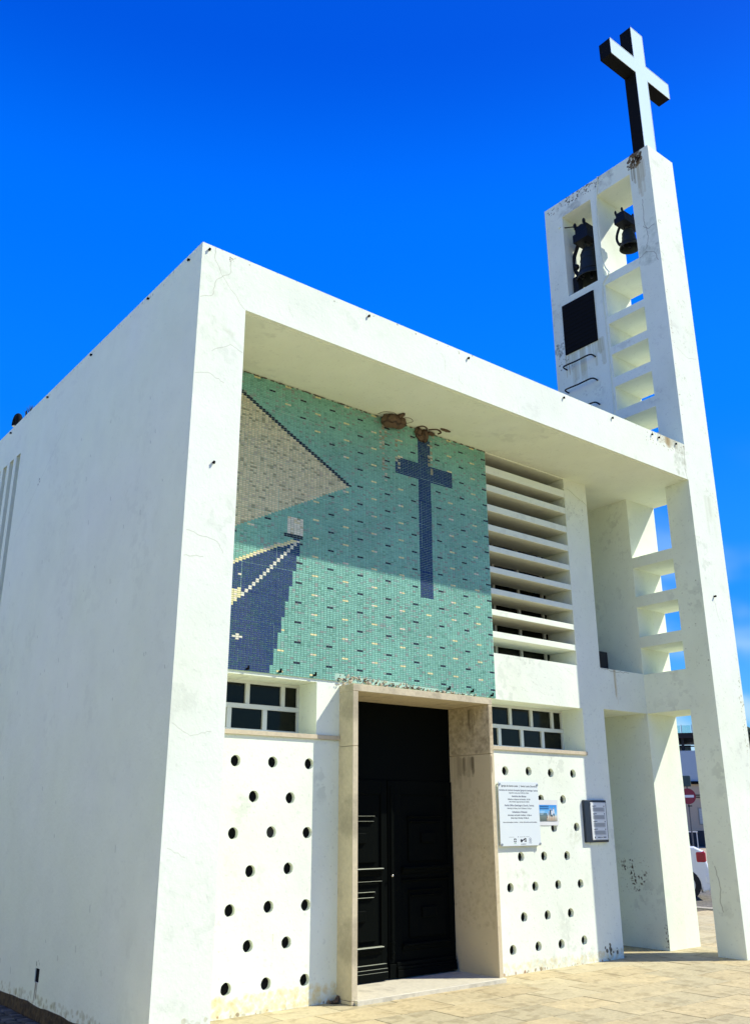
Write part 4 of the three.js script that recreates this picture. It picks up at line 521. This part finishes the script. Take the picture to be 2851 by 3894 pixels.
{ // far house with roof terrace
  const D = [0.842, -0.540], side = [0.540, 0.842], F = 58, C = [-3.163 + D[0] * F, 6.455 + D[1] * F], ang = Math.atan2(-side[1], side[0]);
  const h = thing('far_house', 'distant house with blue-grey parapet, tan lower wall and roof terrace beyond the passage', 'house'); h.position.set(C[0], 0, C[1]); h.rotation.y = ang + 0.12; base.set(h, new THREE.Vector3());
  // local: x right along the facade, z towards the viewer
  const tan = std([0.56, 0.43, 0.29], 0.9, { bumpMap: stuccoBump, bumpScale: 0.006 }), wh = std([0.42, 0.50, 0.54], 0.9);
  const w = obj('wall', box(-7, 7, 0.36, 3.46, -8, 0), tan, h); obj('ledge', box(-7.1, 7.1, 3.46, 3.62, -8.1, 0.15), mBlack, h); obj('parapet', box(-7, 7, 3.62, 5.36, -8, 0.02), wh, h); obj('dark_plinth', box(-7.02, 7.02, -0.05, 0.9, -8.02, 0.04), std([0.03, 0.028, 0.03], 0.8), h);
  obj('band', [box(-7.02, 7.02, 2.82, 2.87, 0, 0.05), box(-7.02, 7.02, 2.70, 2.75, 0, 0.05)], std([0.05, 0.035, 0.03], 0.8), h);
  const win = obj('window', box(0.10, 0.95, 1.22, 2.16, 0.001, 0.03), std([0.3, 0.28, 0.22], 0.7), h); obj('shutter', box(0.16, 0.89, 1.28, 2.10, 0.031, 0.045), std([0.62, 0.62, 0.56], 0.7), win); for (let k = 0; k < 9; k++) obj('shutter_slat', box(0.18, 0.87, 1.31 + k * 0.087, 1.36 + k * 0.087, 0.046, 0.055), std([0.5, 0.5, 0.45], 0.7), win);
  for (const x of [-5, -2.6, 3.2, 5.2]) { const w2 = obj('window', box(x, x + 0.9, 1.22, 2.16, 0.001, 0.03), std([0.3, 0.28, 0.22], 0.7), h); obj('shutter', box(x + 0.06, x + 0.84, 1.28, 2.1, 0.031, 0.045), std([0.6, 0.6, 0.55], 0.7), w2); }
  const pg = obj('pergola_roof', box(-6.5, 5, 6.12, 6.42, -6, -0.4), std([0.02, 0.014, 0.012], 0.8), h); for (const x of [-6, -3.2, -0.72, -0.25, 2.2, 4.6]) obj('pergola_post', box(x - 0.07, x + 0.07, 5.36, 6.12, -0.7, -0.56), std([0.02, 0.016, 0.014], 0.8), pg); obj('pergola_brace', box(-6, 4.8, 5.62, 5.68, -0.66, -0.6), mBlack, pg);
  obj('stair_room', box(-4.5, 0.6, 5.36, 5.95, -7.5, -4), wh, h);
  for (const x of [-1.4, -0.72, -0.12]) obj('glass_panel', box(x, x + 0.5, 6.42, 6.95, -1.4, -1.38), new THREE.MeshPhysicalMaterial({ color: lin(0.75, 0.92, 0.9), roughness: 0.05, transmission: 0.9, thickness: 0 }), h);
  for (const x of [-0.8, -0.15, 0.45]) obj('balustrade_post', box(x - 0.02, x + 0.02, 6.42, 6.98, -1.42, -1.36), mFrame, h);
}
{ const D = [0.8385, -0.545], F = 41, s = thing('no_entry_sign', 'round red no-entry sign with white bar on a grey pole beyond the passage', 'traffic sign', [-3.163 + D[0] * F, -0.02, 6.455 + D[1] * F]); const b = new THREE.Vector3(); base.set(s, b); s.rotation.y = Math.atan2(-D[0], -D[1]);
  obj('pole', cyl(0.03, 0.03, 3.2, 12, [0, 1.6, 0]), std([0.12, 0.12, 0.13], 0.5, { metalness: 0.6 }), s); const d = obj('disc', cyl(0.31, 0.31, 0.02, 40, [0, 2.46, 0.045], 'z'), std([0.25, 0.01, 0.03], 0.4), s); obj('white_bar', box(-0.23, 0.23, 2.41, 2.51, 0.056, 0.060), std([0.75, 0.75, 0.75], 0.4), d); obj('clamp', box(-0.05, 0.12, 2.06, 2.10, -0.03, 0.04), mBlack, s);
  obj('signal_back', [rbox(-0.15, 0.17, 2.84, 3.28, -0.02, 0.06, 0.04, 2)], std([0.03, 0.06, 0.055], 0.5), s); }
{ const t = thing('tree', 'dark bushy tree far off behind the right side of the tower', 'tree', [48.6, -0.02, -22.6]), r = mulberry(91), c = [48.6, 0, -22.6];
  obj('trunk', [tube([[c[0], -0.02, c[2]], [c[0] + 0.1, 1.4, c[2]], [c[0] - 0.1, 3.2, c[2] + 0.1]], 0.22, 12, 8), tube([[c[0], 2.4, c[2]], [c[0] + 0.8, 3.6, c[2] + 0.5], [c[0] + 1.4, 4.6, c[2] + 0.8]], 0.1, 8, 6), tube([[c[0], 2.2, c[2]], [c[0] - 0.9, 3.5, c[2] - 0.4], [c[0] - 1.5, 4.4, c[2] - 0.6]], 0.1, 8, 6)], std([0.06, 0.05, 0.035], 0.95), t);
  const pos = [], nor = []; for (let k = 0; k < 5200; k++) { const a = r() * 6.28, u = r() * 2 - 1, q = Math.cbrt(r()) * (0.75 + 0.4 * vnoise(a * 2, u * 3, 4)), x = c[0] + Math.cos(a) * Math.sqrt(1 - u * u) * 2.7 * q, y = 4.4 + u * 2.2 * q, z = c[2] + Math.sin(a) * Math.sqrt(1 - u * u) * 2.7 * q, s = 0.10 + 0.12 * r(), A = new THREE.Vector3(r() - 0.5, r() - 0.5, r() - 0.5).normalize(), B = new THREE.Vector3(r() - 0.5, r() - 0.5, r() - 0.5).cross(A).normalize(), n = A.clone().cross(B); for (const [i, j] of [[-1, 0], [0, -0.5], [1, 0], [-1, 0], [1, 0], [0, 0.5]]) { pos.push(x + (A.x * i + B.x * j) * s, y + (A.y * i + B.y * j) * s, z + (A.z * i + B.z * j) * s); nor.push(n.x, n.y, n.z); } }
  const g = new THREE.BufferGeometry(); g.setAttribute('position', new THREE.Float32BufferAttribute(pos, 3)); g.setAttribute('normal', new THREE.Float32BufferAttribute(nor, 3)); g.setAttribute('uv', new THREE.Float32BufferAttribute(new Float32Array(pos.length / 3 * 2), 2)); obj('crown', g, std([0.045, 0.065, 0.025], 0.9, { side: THREE.DoubleSide }), t); }
{ // trestle table against the far house
  const D = [0.8395, -0.5435], F = 55, s = thing('trestle_table', 'low pale trestle table standing before the dark plinth of the far house', 'table', [-3.163 + D[0] * F, 0.03, 6.455 + D[1] * F]); base.set(s, new THREE.Vector3()); s.rotation.y = Math.atan2(-D[0], -D[1]); const m = std([0.7, 0.68, 0.6], 0.7); obj('tabletop', box(-1.1, 0.2, 0.82, 0.88, -0.3, 0.3), m, s); for (const x of [-1.05, 0.12]) for (const z of [-0.25, 0.22]) obj('leg', box(x, x + 0.05, 0, 0.82, z, z + 0.05), m, s); }
{ // more low houses of the far row
  const D = [0.842, -0.540], side = [0.540, 0.842], cols = [[0.78, 0.77, 0.72], [0.72, 0.62, 0.44], [0.8, 0.8, 0.78], [0.7, 0.72, 0.74]], labs = ['white flat-roofed house left of the terrace house in the far row', 'ochre house left of the white flat-roofed house in the far row', 'white house with blue door right of the far tree', 'pale grey house at the right end of the far row'];
  [[-16.5, 8.5, 4.2, 60], [-27.5, 9.5, 5.6, 62], [17, 10, 4.6, 66], [29, 11, 6.0, 68]].forEach(([off, w, H, F], k) => {
    const h = thing('row_house', labs[k], 'house', [-3.163 + D[0] * F + side[0] * off, 0, 6.455 + D[1] * F + side[1] * off], 'houses of the far row'); base.set(h, new THREE.Vector3()); h.rotation.y = Math.atan2(-side[1], side[0]) + 0.12;
    obj('wall', box(-w / 2, w / 2, -0.05, H, -7, 0), std(cols[k], 0.92), h); obj('parapet', box(-w / 2 - 0.08, w / 2 + 0.08, H, H + 0.22, -7.08, 0.08), std([0.75, 0.74, 0.7], 0.9), h); obj('door', box(-0.5, 0.5, 0, 2.15, 0.001, 0.04), k === 2 ? std([0.05, 0.12, 0.3], 0.5) : mDoor, h);
    for (const x of [-w * 0.36, -w * 0.2, w * 0.2, w * 0.36]) for (const y of H > 5 ? [1.0, 3.6] : [1.0]) { const wd = obj('window', box(x - 0.42, x + 0.42, y, y + 1.2, 0.001, 0.02), mGlass, h); obj('frame', [box(x - 0.5, x + 0.5, y + 1.2, y + 1.3, 0.001, 0.05), box(x - 0.5, x + 0.5, y - 0.08, y, 0.001, 0.08), box(x - 0.025, x + 0.025, y, y + 1.2, 0.021, 0.035)], mFrame, wd); }
  });
}
{ // the sunlit houses across the street that light the side wall
  const row = [[-26, -12.4, 6.4, [0.78, 0.80, 0.62]], [-12.3, -3.2, 5.6, [0.80, 0.83, 0.66]], [-3.1, 6.5, 6.9, [0.78, 0.78, 0.6]]], labs = ['long white street house with four windows across from the church', 'lower white street house between its two taller neighbours', 'tallest white street house at the plaza corner'];
  row.forEach(([z0, z1, H, c], k) => { const h = thing('street_house', labs[k], 'house', [-7.6, 0, (z0 + z1) / 2], 'houses across the side street'), m = std(c, 0.92, { bumpMap: stuccoBump, bumpScale: 0.006 }); obj('wall', box(-15, -7.6, -0.05, H, z0, z1), m, h); obj('cornice', box(-15.1, -7.5, H, H + 0.16, z0 + 0.01, z1 - 0.01), m, h); const n = Math.floor((z1 - z0) / 2.6); for (let q = 0; q < n; q++) { const z = z0 + (q + 0.5) * (z1 - z0) / n; if (q % 2) { const d = obj('door', box(-7.599, -7.57, 0, 2.2, z - 0.5, z + 0.5), mDoor, h); obj('handle', cyl(0.012, 0.012, 0.12, 8, [-7.555, 1.05, z + 0.4]), mFrame, d); } else { const w = obj('window', box(-7.599, -7.585, 1.0, 2.2, z - 0.5, z + 0.5), mGlass, h); obj('frame', [box(-7.584, -7.56, 1.0, 2.2, z - 0.02, z + 0.02), box(-7.585, -7.555, 2.2, 2.27, z - 0.56, z + 0.56), box(-7.585, -7.53, 0.93, 1.0, z - 0.56, z + 0.56)], mFrame, w); } if (H > 5.5) { const w = obj('window', box(-7.599, -7.585, 3.5, 4.6, z - 0.45, z + 0.45), mGlass, h); obj('frame', [box(-7.584, -7.56, 3.5, 4.6, z - 0.02, z + 0.02), box(-7.585, -7.53, 3.44, 3.5, z - 0.5, z + 0.5)], mFrame, w); } } });
}
renderer.render(scene, camera);
